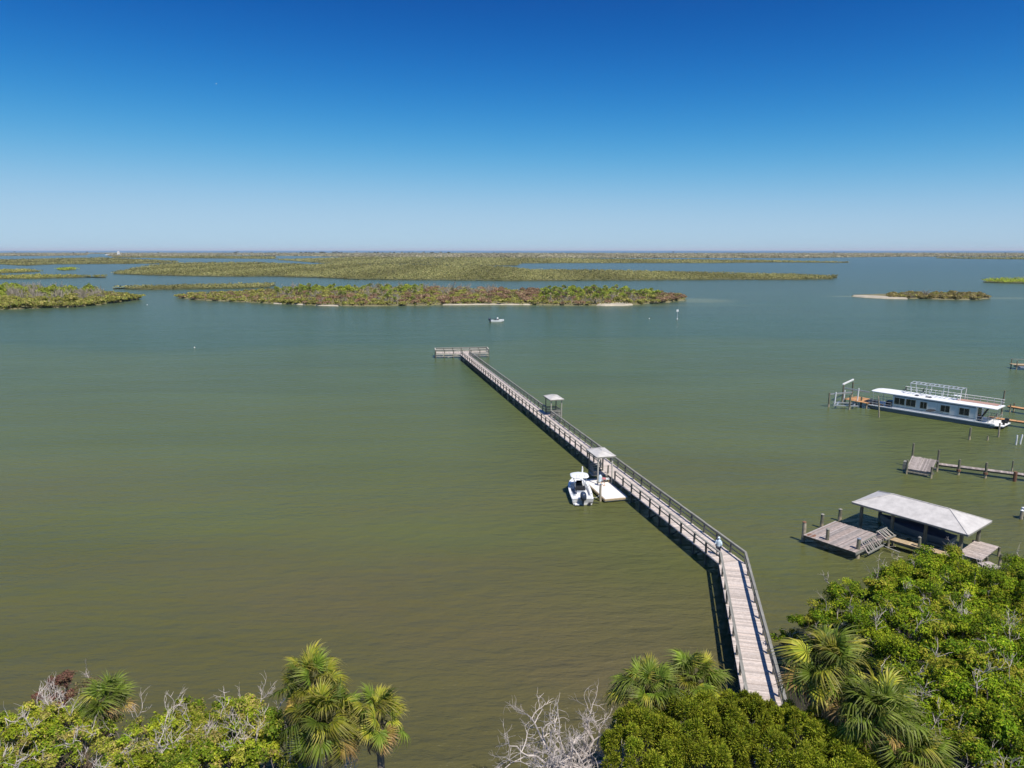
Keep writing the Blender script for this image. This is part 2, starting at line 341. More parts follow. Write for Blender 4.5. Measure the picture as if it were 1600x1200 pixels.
I1F = [(276,465.5),(300,468.5),(340,470.5),(430,474.5),(490,477.5),(540,478.5),(600,478.5),(650,477.5),(700,476.5),(760,476),(830,476.5),(880,477.5),(940,477.5),(990,476.5),(1030,474),(1062,470),(1071,466)]
I1B = [(280,462),(330,459),(400,456),(440,453),(520,451),(640,451),(720,452),(760,454),(830,455),(900,455),(980,456),(1040,460),(1071,464)]
I2F = [(-60,486),(0,484),(60,482),(120,480),(180,473),(219,467.5)]
I2B = [(-60,455),(0,453),(60,452),(130,454),(180,459),(219,464)]
I3F = [(1328,463),(1370,465.8),(1430,467),(1490,468.5),(1530,468.5),(1549,466)]
I3B = [(1330,461.5),(1370,460),(1450,459.5),(1530,461),(1549,464)]
i1, o1 = island('island', I1F, I1B, 11, 'long scrub covered island with a thin sand beach beyond the pier', M['scrub'])
i2, o2 = island('island', I2F, I2B, 21, 'scrub covered island at the left edge of the view', M['scrub'])
i3, o3 = island('island', I3F, I3B, 31, 'small low island with a white sand tip at right', M['scrub'], 0.45, 0.8)

island('sand_spit', [(1330,463.4),(1350,465.2),(1385,467),(1420,467.7)], [(1331,462.4),(1355,462.6),(1390,464.4),(1420,466.6)], 33, 'white sand spit at the left tip of the small right island', M['sand'], 0.7, 0.4)[1].data.polygons[0].material_index = 0
island('sand_beach', [(930,477.5),(945,478.2),(975,478),(990,477)], [(930,475.8),(950,474.2),(975,474),(992,475.4)], 35, 'small white sand beach on the long island', M['sand'], 0.75, 0.3)[1].data.polygons[0].material_index = 0
island('sand_beach', [(425,474.8),(455,475.9),(500,478.0),(530,478.7)], [(425,473.6),(460,474.8),(500,476.4),(530,477.6)], 36, 'thin sand beach along the left part of the long island', M['sand'], 0.5, 0.5)[1].data.polygons[0].material_index = 0
island('sand_beach', [(690,477.0),(730,476.8),(770,476.3),(830,476.8)], [(690,476),(730,475.5),(770,475),(830,475.9)], 37, 'thin sand beach along the middle of the long island', M['sand'], 0.5, 0.5)[1].data.polygons[0].material_index = 0
# ---- distant shrubs: a few shapes of each kind, then placed one by one
def cloud(seed, n, rx, rz, size, cols, spread=0.25, lobes=5, flat=0.55, base=0.15, stretch=1.0, upright=0.0):
    """foliage of one bush: leaf clumps on several lobes"""
    r = rng(seed)
    lc = np.stack([r.uniform(-.55, .55, lobes) * rx, r.uniform(-.55, .55, lobes) * rx, rz * r.uniform(0.35, 0.72, lobes)], 1)
    k = r.integers(0, lobes, n); d = unit(r.normal(size=(n, 3))); d[:, 2] = np.abs(d[:, 2]) * 0.9 - 0.25 * r.random(n)
    rad = (0.55 + 0.45 * r.random(n))[:, None]
    P = lc[k] + d * rad * np.array([rx * 0.55, rx * 0.55, rz * 0.42]); P[:, 2] = np.maximum(P[:, 2], base * rz * r.random(n))
    ax = unit(r.normal(size=(n, 3)) + np.array([0, 0, upright])) ; nn = unit(d + 0.4 * r.normal(size=(n, 3)) + np.array([0, 0, .45])); ax = unit(ax - nn * (ax * nn).sum(1, keepdims=True) * 0.7)
    sd = unit(np.cross(nn, ax)); s = size * r.uniform(0.6, 1.4, n)[:, None]
    cols = np.array(cols); c = cols[r.integers(0, len(cols), n)] * r.uniform(1 - spread, 1 + spread, n)[:, None]
    lobe_tint = r.uniform(0.8, 1.2, lobes); c = c * lobe_tint[k][:, None]
    return P, ax * s * stretch, sd * s * 0.55, c
OLIVE = [(0.28, 0.28, 0.06), (0.34, 0.32, 0.085), (0.20, 0.23, 0.05), (0.40, 0.34, 0.12)]
GREEN = [(0.28, 0.34, 0.04), (0.34, 0.39, 0.055), (0.20, 0.28, 0.035), (0.41, 0.42, 0.09)]
REDDISH = [(0.30, 0.19, 0.12), (0.36, 0.25, 0.17), (0.24, 0.13, 0.085), (0.31, 0.25, 0.12)]
DEADC = [(0.42, 0.36, 0.29), (0.30, 0.25, 0.19), (0.50, 0.44, 0.37), (0.18, 0.15, 0.09)]
YELLOWG = [(0.27, 0.28, 0.06), (0.32, 0.31, 0.08), (0.21, 0.24, 0.045), (0.30, 0.25, 0.10)]
BROWN = [(0.30, 0.23, 0.11), (0.27, 0.24, 0.08), (0.35, 0.28, 0.15), (0.22, 0.21, 0.06)]
kinds = {}
def kind_meshes(key, n, **kw):
    kinds[key] = [quads_mesh(key, *cloud(100 * i + len(key) * 7, n, **kw), M['far_leaf']) for i in range(4)]
kind_meshes('mangrove_bush', 420, rx=2.6, rz=2.4, size=0.34, cols=OLIVE)
kind_meshes('yellow_bush', 420, rx=2.5, rz=2.0, size=0.32, cols=YELLOWG)
kind_meshes('green_tree', 520, rx=2.9, rz=4.3, size=0.40, cols=GREEN, lobes=7)
kind_meshes('red_shrub', 380, rx=2.4, rz=2.1, size=0.28, cols=REDDISH, stretch=1.4)
kind_meshes('brown_shrub', 380, rx=2.5, rz=1.9, size=0.30, cols=BROWN)
def dead_mesh(seed):
    r = rng(seed); mb = MB()
    for i in range(16):
        a = r.uniform(0, 2 * math.pi); e = r.uniform(0.25, 1.3); L = r.uniform(1.6, 3.4)
        d = np.array([math.cos(a) * math.cos(e), math.sin(a) * math.cos(e), math.sin(e)])
        p0 = np.array([r.normal(0, .3), r.normal(0, .3), 0]); p1 = p0 + d * L * .55; p2 = p1 + unit(d + r.normal(0, .35, 3)) * L * .45
        mb.tube([p0, p1, p2], [0.10, 0.07, 0.035], 4, r.uniform(0.75, 1.1), cap=False)
        for j in range(3):
            q = p0 + (p2 - p0) * r.uniform(.4, .95); mb.tube([q, q + unit(d + r.normal(0, .7, 3)) * r.uniform(.5, 1.1)], [0.06, 0.025], 3, r.uniform(0.8, 1.1), cap=False)
    return mb.mesh('dead_shrub', M['far_dead'])
kinds['dead_shrub'] = [dead_mesh(s) for s in (5, 6, 7, 8)]
def far_palm_mesh(seed):
    r = rng(seed); P = []; A = []; S = []; C = []
    for i in range(26):
        az = i * 2.4 + r.normal(0, .2); el = r.uniform(-0.7, 1.3); d = np.array([math.cos(az) * math.cos(el), math.sin(az) * math.cos(el), math.sin(el)])
        for j in range(5):
            dd = unit(d + r.normal(0, .28, 3)); nn = unit(np.cross(dd, r.normal(size=3)))
            P.append(np.array([0, 0, 4.2]) + dd * r.uniform(0.95, 1.35)); A.append(dd * 0.7); S.append(nn * 0.2)
            base = np.array((0.28, 0.33, 0.075)) if el > -0.25 else np.array((0.36, 0.29, 0.17)); C.append(base * r.uniform(0.7, 1.35))
    n0 = len(P)
    for k in range(9):   # trunk as crossed slabs of fibre
        z = k * 0.48
        for j in range(3):
            a = j * 2.1 + k; P.append(np.array([math.cos(a) * .1, math.sin(a) * .1, z + .25])); A.append(np.array([0, 0, .34])); S.append(np.array([math.sin(a), -math.cos(a), 0]) * .19); C.append(np.array((0.36, 0.31, 0.25)) * r.uniform(.8, 1.1))
    return quads_mesh('island_palm', np.array(P), np.array(A), np.array(S), np.array(C), M['far_leaf'])
kinds['island_palm'] = [far_palm_mesh(s) for s in (1, 2, 3)]
def place(kind, p, s, seed, label, cat, group, zs=1.0):
    r = rng(seed); ms = kinds[kind]
    o = link(kind, ms[r.integers(0, len(ms))], None, (p[0], p[1], 0.3), r.uniform(0, 6.28)); q = s * r.uniform(0.85, 1.3)
    o.scale = (q * r.uniform(.9, 1.25), q * r.uniform(.9, 1.25), q * zs * r.uniform(1.0, 1.4)); return tag(o, label, cat, group)
LAB = {'yellow_bush': ('yellowish green low bush on the %s', 'bush', 'yellow green bushes on the %s'),
       'mangrove_bush': ('olive green mangrove bush on the %s', 'bush', 'mangrove bushes on the %s'),
       'green_tree': ('taller bright green tree on the %s', 'tree', 'green trees on the %s'),
       'red_shrub': ('reddish brown leafless shrub on the %s', 'shrub', 'reddish shrubs on the %s'),
       'brown_shrub': ('low brown olive shrub on the %s', 'shrub', 'brown shrubs on the %s'),
       'dead_shrub': ('bleached grey dead shrub on the %s', 'dead shrub', 'dead shrubs on the %s'),
       'island_palm': ('cabbage palm with pale trunk on the %s', 'palm', 'palms on the %s')}
def px_of(p):
    z = -CAM_H; dep = p[1] * math.cos(PITCH) - z * math.sin(PITCH); up = p[1] * math.sin(PITCH) + z * math.cos(PITCH)
    return 800 + FOC * p[0] / dep, 600 - FOC * up / dep
def spot(where, x, y, lo, hi, y0, y1):
    f = (x - lo) / (hi - lo); col = ('far left', 'left', 'middle', 'right', 'far right')[min(4, max(0, int(f * 5)))]
    g = (y - y0) / (y1 - y0); row = ('back', 'centre', 'front')[min(2, max(0, int(g * 3)))]
    return '%s, %s %s' % (where, col, row)
SPAN = {}
def plant(poly, where, count, pick, seed, margin=2.2):
    r = rng(seed); P = np.array(poly); lo, hi = P.min(0), P.max(0); got = []
    tries = r.uniform(lo, hi, (count * 30, 2)); tries = tries[inside(poly, tries)]; tries = tries[edge_dist(poly, tries) > margin]
    # nearer ground shows more: keep the front denser
    for q in tries:
        if len(got) >= count: break
        if all((q[0]-g[0])**2 + ((q[1]-g[1])*.5)**2 > 2.2**2 for g in got): got.append(q)
    for k, q in enumerate(got):
        x, y = px_of(q); kind, s, zs = pick(x, y, r); kind = 'yellow_bush' if kind == 'mangrove_bush' and r.random() < .4 else kind
        a, c, g = LAB[kind]; place(kind, q, s, seed * 1000 + k, a % spot(SHORT[where], x, y, *SPAN[where]), c, g % where, zs)
    return got
def rowplant(line, n, where, kindf, seed, inset=1.5):
    """bushes along a front shore"""
    r = rng(seed); L = ragged(px_line(line), 3.0, 0.2, seed); idx = np.linspace(0, len(L) - 1, n).astype(int)
    for k, i in enumerate(idx):
        q = L[i] + np.array([r.normal(0, .8), inset + r.uniform(-.6, 3.0)]); x, y = px_of(q); kk = kindf(x, r)
        if not kk: continue
        if kk[0] == 'mangrove_bush' and r.random() < .3: kk = ('yellow_bush', kk[1])
        a, c, g = LAB[kk[0]]; place(kk[0], q, kk[1], seed * 977 + k, a % spot(SHORT[where], x, y, *SPAN[where]), c, g % where)
def pick1(x, y, r):
    u = r.random(); t = (y - 451) / 25
    if x < 430: return ('mangrove_bush', .8, .8) if u < .55 else (('brown_shrub', .9, .9) if u < .8 else ('red_shrub', .8, .8))
    if x < 660:
        if t < .35: return ('green_tree', .9, .66) if u < .68 else (('dead_shrub', 1.2, 1.2) if u < .8 else ('island_palm', .8, .68))
        return ('red_shrub', 1, 1) if u < .2 else (('dead_shrub', 1.1, 1) if u < .42 else (('mangrove_bush', .9, .9) if u < .85 else ('island_palm', .85, .8)))
    if x < 770: return ('dead_shrub', 1.2, 1.2) if u < .3 and t < .4 else (('red_shrub', 1, 1) if u < .5 else ('mangrove_bush', .9, .8))
    if x < 845: return ('mangrove_bush', .9, .75) if u < .55 else ('red_shrub', 1.1, 1.1)
    if x < 1025:
        if t < .65: return ('island_palm', .85, .68) if u < .42 else ('green_tree', .9, .68)
        return ('island_palm', .9, .8) if u < .25 else (('dead_shrub', 1, 1.2) if u < .42 else (('red_shrub', .9, .9) if u < .6 else ('mangrove_bush', 1, 1)))
    return ('red_shrub', 1, .9) if u < .65 else ('brown_shrub', 1, 1)
def pick2(x, y, r):
    u = r.random(); t = (y - 453) / 28
    if x > 165: return ('mangrove_bush', .85, .8) if u < .7 else ('brown_shrub', .9, .9)
    if t < .3: return ('green_tree', .9, 1) if u < .6 else ('dead_shrub', 1.2, 1.3)
    if t < .65: return ('dead_shrub', 1.2, 1.1) if u < .5 else (('green_tree', .7, .8) if u < .7 else ('mangrove_bush', .9, .8))
    return ('mangrove_bush', 1, 1)
def pick3(x, y, r):
    u = r.random(); return ('brown_shrub', .9, .9) if u < .72 else (('mangrove_bush', .8, .75) if u < .96 else ('dead_shrub', .9, 1))
W1, W2, W3 = 'long island beyond the pier', 'island at the left edge', 'small island with the sand tip'
SHORT = {W1: 'long island', W2: 'left edge island', W3: 'small right island'}
SPAN.update({W1: (278, 1070, 451, 478), W2: (0, 218, 453, 484), W3: (1390, 1548, 460, 468)})
plant(i1, W1, 640, pick1, 41)
rowplant(I1F, 125, W1, lambda x, r: None if r.random() < .22 or 930 < x < 985 else (('mangrove_bush', .75) if r.random() < .8 and x < 1030 else ('red_shrub', .8)), 42)
plant(i2, W2, 240, pick2, 51)
rowplant(I2F, 55, W2, lambda x, r: ('mangrove_bush', r.uniform(.7, 1.1)), 52)
i3p = [p for p in i3 if px_of(p)[0] > 1372]
plant(i3p, W3, 90, pick3, 61, 1.2)
rowplant(I3F, 24, W3, lambda x, r: None if x < 1395 or r.random() < .2 else ('brown_shrub', .7), 62)
# undergrowth between them
def undergrowth(poly, seed, n, label, cols, size=0.5, h=1.1, margin=0.2):
    r = rng(seed); P = np.array(poly); q = r.uniform(P.min(0), P.max(0), (n * 6, 2)); q = q[inside(poly, q)]; q = q[edge_dist(poly, q) > margin][:n]; n = len(q)
    C = np.stack([q[:, 0], q[:, 1], 0.45 + h * r.random(n) ** 1.5], 1); ax = unit(r.normal(size=(n, 3)) + np.array([0, 0, .8])); sd = unit(np.cross(ax, r.normal(size=(n, 3))))
    s = size * r.uniform(.6, 1.5, n)[:, None]; cc = np.array(cols)[r.integers(0, len(cols), n)] * r.uniform(.7, 1.25, n)[:, None]
    o = link('undergrowth', quads_mesh('undergrowth', C, ax * s, sd * s * .6, cc, M['far_leaf'])); tag(o, label, 'undergrowth', None, 'stuff')
undergrowth(i1, 71, 30000, 'tangled low undergrowth covering the long island', OLIVE + YELLOWG[:3] + REDDISH[:2])
undergrowth(i2, 72, 14000, 'tangled low undergrowth covering the left island', OLIVE + YELLOWG[:2] + DEADC[1:2])
undergrowth(i3p, 73, 6000, 'low brown undergrowth covering the small island', BROWN + OLIVE[:2], .4, .7, 3.0)

# ---- the flat mangrove marsh behind: beds of thicket as far as the barrier island
def bed(front, back, h, seed, label, density=0.42, cols=OLIVE, leaf=1.0, name='marsh_bed', veg='mangrove_thicket', gaps=0.0, hvar=0.5):
    f = px_line(front, 0); b = px_line(back, h); far = np.mean([p[1] for p in f])
    f = ragged(f, far * .012, far * .0016, seed); b = ragged(b, far * .03, far * .002, seed + 1)
    poly = [tuple(p) for p in f] + [tuple(p) for p in b[::-1]]; n = len(poly); mb = MB()
    mb.add([(p[0], p[1], -0.3) for p in poly] + [(p[0], p[1], 0.5) for p in poly], [tuple(range(n, 2 * n))] + [(i, (i+1) % n, n+(i+1) % n, n+i) for i in range(n)])
    struct(mb.build(name, M['marsh']), 'ground of the ' + label.split(' of ', 1)[-1] if ' of ' in label else label)
    r = rng(seed + 5); pf = [px_of(p) for p in poly]; pf = np.array(pf); lo, hi = pf.min(0), pf.max(0)
    area = (hi[0] - lo[0]) * (hi[1] - lo[1]); q = r.uniform(lo, hi, (int(area * density * 2.2), 2)); q = q[inside([tuple(p) for p in pf], q)]
    if gaps: q = q[(np.sin(q[:, 0] * .035 + 2 * np.sin(q[:, 1] * .8)) + r.normal(0, .5, len(q))) > gaps - 1.2]
    W_ = np.array([at(x, y, 0)[:2] for x, y in q])
    # a denser row right on the waterline
    fr = np.array(ragged(f, far * .0035, far * .0006, seed + 9)); fr[:, 1] += far * .004 * r.random(len(fr))
    W_ = np.concatenate([W_, fr]) if len(W_) else fr
    m = 7; n = len(W_); D = W_[:, 1]; sc = np.clip(D / 700.0, .9, 5)[:, None]
    tint = r.uniform(.72, 1.2, n) * (1 + .18 * np.sin(W_[:, 0] / far * 37 + seed))
    P = np.repeat(np.concatenate([W_, np.zeros((n, 1))], 1), m, 0); ss = np.repeat(sc, m, 0)
    hh = np.repeat(h * r.uniform(1 - hvar, 1.0 + hvar * .3, n), m)
    P[:, :2] += r.normal(size=(n * m, 2)) * 1.3 * ss; P[:, 2] = .4 + hh * r.uniform(.25, 1.0, n * m)
    ax = unit(r.normal(size=(n * m, 3))) * np.array([1, 1, .45]); nn = unit(r.normal(size=(n * m, 3)) * .6 + np.array([0, -.5, .9])); sd = unit(np.cross(ax, nn))
    s = leaf * r.uniform(.6, 1.3, n * m)[:, None] * ss * .75
    sv = s.copy()
    ax = unit(ax) * s; sd = sd * s * .5
    ax[:, 2] = np.clip(ax[:, 2], -.5 * h, .5 * h); sd[:, 2] = np.clip(sd[:, 2], -.4 * h, .4 * h)
    cc = np.array(cols)[r.integers(0, len(cols), n * m)] * r.uniform(.75, 1.25, n * m)[:, None] * np.repeat(tint, m)[:, None]
    o = link(veg, quads_mesh(veg, P, ax, sd, cc, M['far_leaf'])); tag(o, label, 'mangrove', None, 'stuff')
MG = [(0.25, 0.235, 0.09), (0.29, 0.265, 0.115), (0.18, 0.185, 0.065), (0.225, 0.22, 0.085)]
FARC = [(0.25, 0.235, 0.13), (0.33, 0.29, 0.19), (0.17, 0.18, 0.10), (0.42, 0.36, 0.25)]
bed([(177,428),(230,430),(330,432),(430,432),(500,434),(560,437),(700,438),(800,439),(1000,438),(1150,437),(1250,437),(1300,436),(1308,433)],
    [(180,424),(207,418),(240,413),(270,410),(400,409),(480,412),(520,410.5),(640,412),(760,414),(806,417),(830,420),(950,421),(1100,424),(1240,427),(1308,430)], 2.6, 201, 'wide flat bed of olive mangrove marsh behind the long island', cols=MG)
bed([(500,411),(640,412.5),(760,415),(806,415),(812,411.5),(900,411),(1110,411),(1200,410),(1325,410.5)], [(430,404.5),(560,401),(800,402),(1000,404),(1200,406),(1325,408.5)], 2.6, 211, 'second thinner bed of mangrove marsh beyond the blue channel', cols=MG)
bed([(-30,414),(0,413),(40,415),(80,413),(230,412),(275,410)], [(-30,405),(0,405),(100,403),(160,402),(230,405),(275,407)], 2.5, 221, 'bed of mangrove marsh far out on the left', cols=MG)
bed([(-30,428),(0,427),(30,426),(62,424.5)], [(-30,420),(0,420),(40,419.5),(62,422)], 2.5, 231, 'short spit of mangrove left of the tiny islet', cols=OLIVE)
bed([(-30,437),(0,436),(40,436),(100,434.5),(165,432.5)], [(-30,429),(0,429),(60,428),(120,428.5),(165,430.5)], 2.4, 241, 'long thin spit of mangrove just behind the left island', cols=OLIVE)
bed([(89,421),(100,422.5),(119,421.5)], [(90,418),(105,416.5),(119,418)], 2.6, 251, 'tiny round islet of mangrove alone in the blue channel', cols=GREEN[:3] + OLIVE[:1])
bed([(180,451),(220,452.5),(300,452),(380,450.5),(420,449)], [(176,447),(240,445),(300,443.5),(430,441)], 2.2, 261, 'narrow strip of mangrove touching the long island at its left', cols=MG)
bed([(1537,441),(1560,442),(1640,443.5)], [(1537,435.5),(1560,433.5),(1640,433)], 3.0, 271, 'dark green end of mangrove reaching in at the right edge', cols=GREEN[:3] + OLIVE[:1])
bed([(1465,403.5),(1530,404.5),(1640,405.5)], [(1465,401.7),(1560,401.5),(1640,402)], 2.6, 281, 'far thin line of mangrove near the right edge', cols=MG)
bed([(178,402.5),(300,403.5),(430,404.5)], [(178,399),(300,399),(430,400)], 2.6, 291, 'middle line of mangrove before the barrier island', cols=MG)
bed([(-40,399.5),(60,400),(128,399),(132,396.5),(172,396.5),(178,401),(260,401),(350,399),(480,400),(540,401.5),(700,402),(900,403),(1100,403),(1250,403),(1400,401),(1480,401),(1640,401)],
    [(-40,394.6),(200,394.4),(600,394.4),(1000,394.7),(1640,394.4)], 3.2, 301, 'low barrier island of brown scrub along the horizon', 0.5, FARC, 1.6, 'barrier_island', 'barrier_scrub', hvar=.8)
# taller dark trees and pale roofs on the barrier island
r = rng(77)
pine = [quads_mesh('far_tree', *cloud(700 + i, 160, 9, 13, 2.6, [(0.05, 0.065, 0.035), (0.08, 0.09, 0.05)], lobes=4), M['far_leaf']) for i in range(3)]
for k in range(60):
    x = r.choice([r.uniform(0, 1600), r.normal(430, 60), r.normal(560, 60), r.uniform(300, 900)]); p = at(x, r.uniform(394.8, 396.5)); s = r.uniform(.5, 1.15)
    o = link('far_tree', pine[r.integers(0, 3)], None, (p[0], p[1], 0.5), r.uniform(0, 6)); o.scale = (s * 1.6, s * 1.2, s)
    tag(o, 'dark distant tree standing above the scrub of the barrier island', 'tree', 'trees on the barrier island')
def far_house(x, y, w, d, h, label):
    p = at(x, y); t = thing('house', label, 'house', (p[0], p[1], 0.3))
    MB().box((0, 0, h / 2), (w, d, h)).build('wall', M['white'], t)
    mb = MB(); mb.add([(-w*.55, -d*.55, h), (w*.55, -d*.55, h), (w*.55, d*.55, h), (-w*.55, d*.55, h), (-w*.3, 0, h*1.35), (w*.3, 0, h*1.35)], [(0,1,5,4), (1,2,5), (2,3,4,5), (3,0,4), (3,2,1,0)]); mb.build('roof', M['roof'], t)
far_house(185.5, 398.2, 14, 10, 16, 'tall white house on the barrier island at far left')
far_house(168, 398.8, 24, 8, 4, 'long low white building beside the tall white house')

# ------------------------------------------------------------------ the long pier
def zat(x, y, D):
    u = (x - 800) / FOC; v = (y - 600) / FOC
    return CAM_H + D * (-math.sin(PITCH) - v * math.cos(PITCH)) / (math.cos(PITCH) - v * math.sin(PITCH))
DK = 1.15; RT = 2.22
LC = np.array([18.58, 58.83]); RC = np.array([20.85, 58.95]); C0 = np.array([19.64, 58.9])
dl = unit(np.array([-0.2447, 0.9696])); nl = np.array([dl[1], -dl[0]])
dn = unit(np.array([0.207, 0.978])); nn_ = np.array([dn[1], -dn[0]])
pier = thing('long_pier', 'long weathered wooden pier with railings running out over the green water', 'pier', (C0[0], C0[1], 0))
def loc(p, z): return (p[0] - C0[0], p[1] - C0[1], z)
LONG, NEAR, BAY = 134.0, 25.5, 2.44
r = rng(901)
def planks(mb, base_l, d, n, width, length, z, pw=0.14, gap=0.014, th=0.045, over=0.12, tone=(0.72, 1.12)):
    k = int(length / (pw + gap)); R = np.stack([[n[0], n[1], 0], [d[0], d[1], 0], [0, 0, 1]], 1)
    for i in range(k):
        p = base_l + d * ((i + .5) * (pw + gap)) + n * (width / 2 + r.normal(0, .012)); t = r.uniform(*tone) * (1 if r.random() > .05 else r.choice([.72, 1.18])); w = r.normal(0, .02)
        mb.box((p[0], p[1], z - th / 2 + r.normal(0, .003)), (width + 2 * over, pw, th), R, (t, t * (1 - abs(w)), t * (1 - abs(w) * 2)))
def lp(p): return p - C0
mb = MB(); planks(mb, lp(LC), dl, nl, 2.15, LONG, DK); o = mb.build('decking', M['deck'], pier); o['kind'] = 'stuff'
mb = MB(); planks(mb, lp(LC), -dn, nn_, 2.15, NEAR, DK); o = mb.build('decking', M['deck'], pier); o['kind'] = 'stuff'; o['label'] = 'near stretch of pale deck boards leading to the shore'
R1 = LC + nn_ * 2.27; R2 = LC + nl * 2.27
mb = MB(); mb.prism([lp(LC), lp(R1), lp(RC + np.array([.12, -.02])), lp(R2)], DK - .05, DK - .004, .95); mb.build('corner_boards', M['deck'], pier)
post_me = MB().box((0, 0, 0.61), (0.15, 0.15, 3.22)).mesh('post', M['post'])
cap_me = MB().box((BAY / 2, 0, 0), (BAY - 0.004, 0.19, 0.042)).mesh('cap_rail', M['rail'])
mid_me = MB().box((BAY / 2, 0, 0), (BAY - 0.10, 0.04, 0.135)).mesh('middle_rail', M['rail'])
def rail_run(start, d, count, side, skip=lambda t: False, lenfix=None, first=True):
    """posts and rails from start along d; side: outward normal"""
    ang = math.atan2(d[1], d[0])
    for k in range(count + 1):
        p = lp(start + d * BAY * k)
        if first or k: link('post', post_me, pier, (p[0] + r.normal(0, .015), p[1] + r.normal(0, .015), 0), rot=(r.normal(0, .016), r.normal(0, .016), ang), scale=(1, 1, r.uniform(.975, 1.02)))
        if k < count and not skip((k + .5) * BAY):
            q = p - side * 0.0
            link('cap_rail', cap_me, pier, (q[0], q[1], RT + .021 + r.normal(0, .004)), rot=(r.normal(0, .02), r.normal(0, .003), ang + r.normal(0, .003)))
            q = p - side * 0.098
            for zz in (RT - .09, DK + .56):
                link('middle_rail', mid_me, pier, (q[0] + d[0] * .05, q[1] + d[1] * .05, zz + r.normal(0, .006)), rot=(0, r.normal(0, .004), ang))
kL = int(LONG / BAY); kN = int(NEAR / BAY)
SH1 = (24.0, 29.0); SH2 = (58.2, 62.2)
rail_run(LC, dl, kL, -nl, lambda t: SH1[0] < t < SH1[1])
rail_run(RC, dl, kL, nl, lambda t: SH2[0] < t < SH2[1])
rail_run(LC, -dn, kN, -nn_, first=False)
rail_run(RC, -dn, kN, nn_, first=False)
# stringers and braces below the deck
for base, d, n, L in ((LC, dl, nl, LONG), (LC, -dn, nn_, NEAR)):
    for off in (0.10, 1.08, 2.05):
        a = lp(base + n * off); b = lp(base + n * off + d * L)
        MB().beam((a[0], a[1], DK - .15), (b[0], b[1], DK - .15), .05, .2).build('stringer', M['post'], pier)
    for k in range(int(L / BAY) + 1):
        a = lp(base + d * BAY * k); b = lp(base + d * BAY * k + n * 2.15); m_ = MB()
        m_.beam((a[0], a[1], DK - .32), (b[0], b[1], DK - .32), .05, .16)
        if k % 2 == 0 and k: m_.beam((a[0] - d[0] * .1, a[1] - d[1] * .1, -.1), (b[0] - d[0] * .1, b[1] - d[1] * .1, DK - .3), .04, .13); m_.beam((a[0] + d[0] * .1, a[1] + d[1] * .1, DK - .3), (b[0] + d[0] * .1, b[1] + d[1] * .1, -.1), .04, .13)
        m_.build('cross_brace', M['post'], pier)
# T-shaped head
FLh = np.array([-20.6, 188.4]); tx = unit(np.array([13.9, 2.0])); ty = np.array([-tx[1], tx[0]]); TL, TD = 14.4, 4.3
mb = MB(); planks(mb, lp(FLh), tx, ty, TD, TL, DK - .004, over=0.1, tone=(.66, .95)); o = mb.build('decking', M['deck'], pier); o['kind'] = 'stuff'; o['label'] = 'boards of the platform at the head of the pier'
def rail_seg(a, b, zs=(RT, RT - .1, DK + .56), broken=False):
    d = unit(b - a); L = np.linalg.norm(b - a); pa, pb = lp(a), lp(b); m_ = MB()
    m_.beam((pa[0], pa[1], RT + .02), (pb[0], pb[1], RT + .02), .28, .045); m_.build('cap_rail', M['pale_rail'], pier)
    for z in (RT - .14, DK + .62, DK + .2):
        z1 = z - (.28 if broken and z < RT - .5 else 0)
        m_ = MB(); m_.beam((pa[0], pa[1], z), (pb[0], pb[1], z1), .05, .2); m_.build('middle_rail', M['pale_rail'], pier)
M['pale_rail'] = surf('sunlit_tone_rail_wood', (0.50, 0.47, 0.40), 0.85, 0.18, 5, (0.2, 1, 1))  # paler rail wood: the sunlit look of the pier head put into its colour
cs = [FLh, FLh + tx * TL, FLh + tx * TL + ty * TD, FLh + ty * TD]
for k in range(7):
    for j in (0, 1):
        p = lp(cs[0] + tx * TL * k / 6 + ty * TD * j); link('post', post_me, pier, (p[0], p[1], 0), rot=(r.normal(0, .01), r.normal(0, .01), math.atan2(tx[1], tx[0])), scale=(1.4, 1.4, 1))
rail_seg(cs[3], cs[2]); rail_seg(cs[0], cs[3]); rail_seg(cs[1], cs[2])
rail_seg(cs[0], cs[0] + tx * 5.6, broken=True); rail_seg(cs[0] + tx * 9.2, cs[1])
for j, z in ((0.02, .45), (.02, .95)):
    a = lp(cs[0] - ty * .09 + tx * j); b = lp(cs[1] - ty * .09); MB().beam((a[0], a[1], z), (b[0], b[1], z), .06, .2).build('stringer', M['pale_rail'], pier)
a = lp(cs[0] + tx * 1.9 - ty * .12); MB().beam((a[0], a[1], .3), (a[0] + .5, a[1], 1.35), .06, .16).build('loose_board', M['pale_rail'], pier)
a = lp(cs[0] + tx * 3.2 - ty * .12); b = lp(cs[0] + tx * 6.2 - ty * .12); MB().beam((a[0], a[1], .25), (b[0], b[1], .85), .06, .18).build('loose_board', M['pale_rail'], pier)

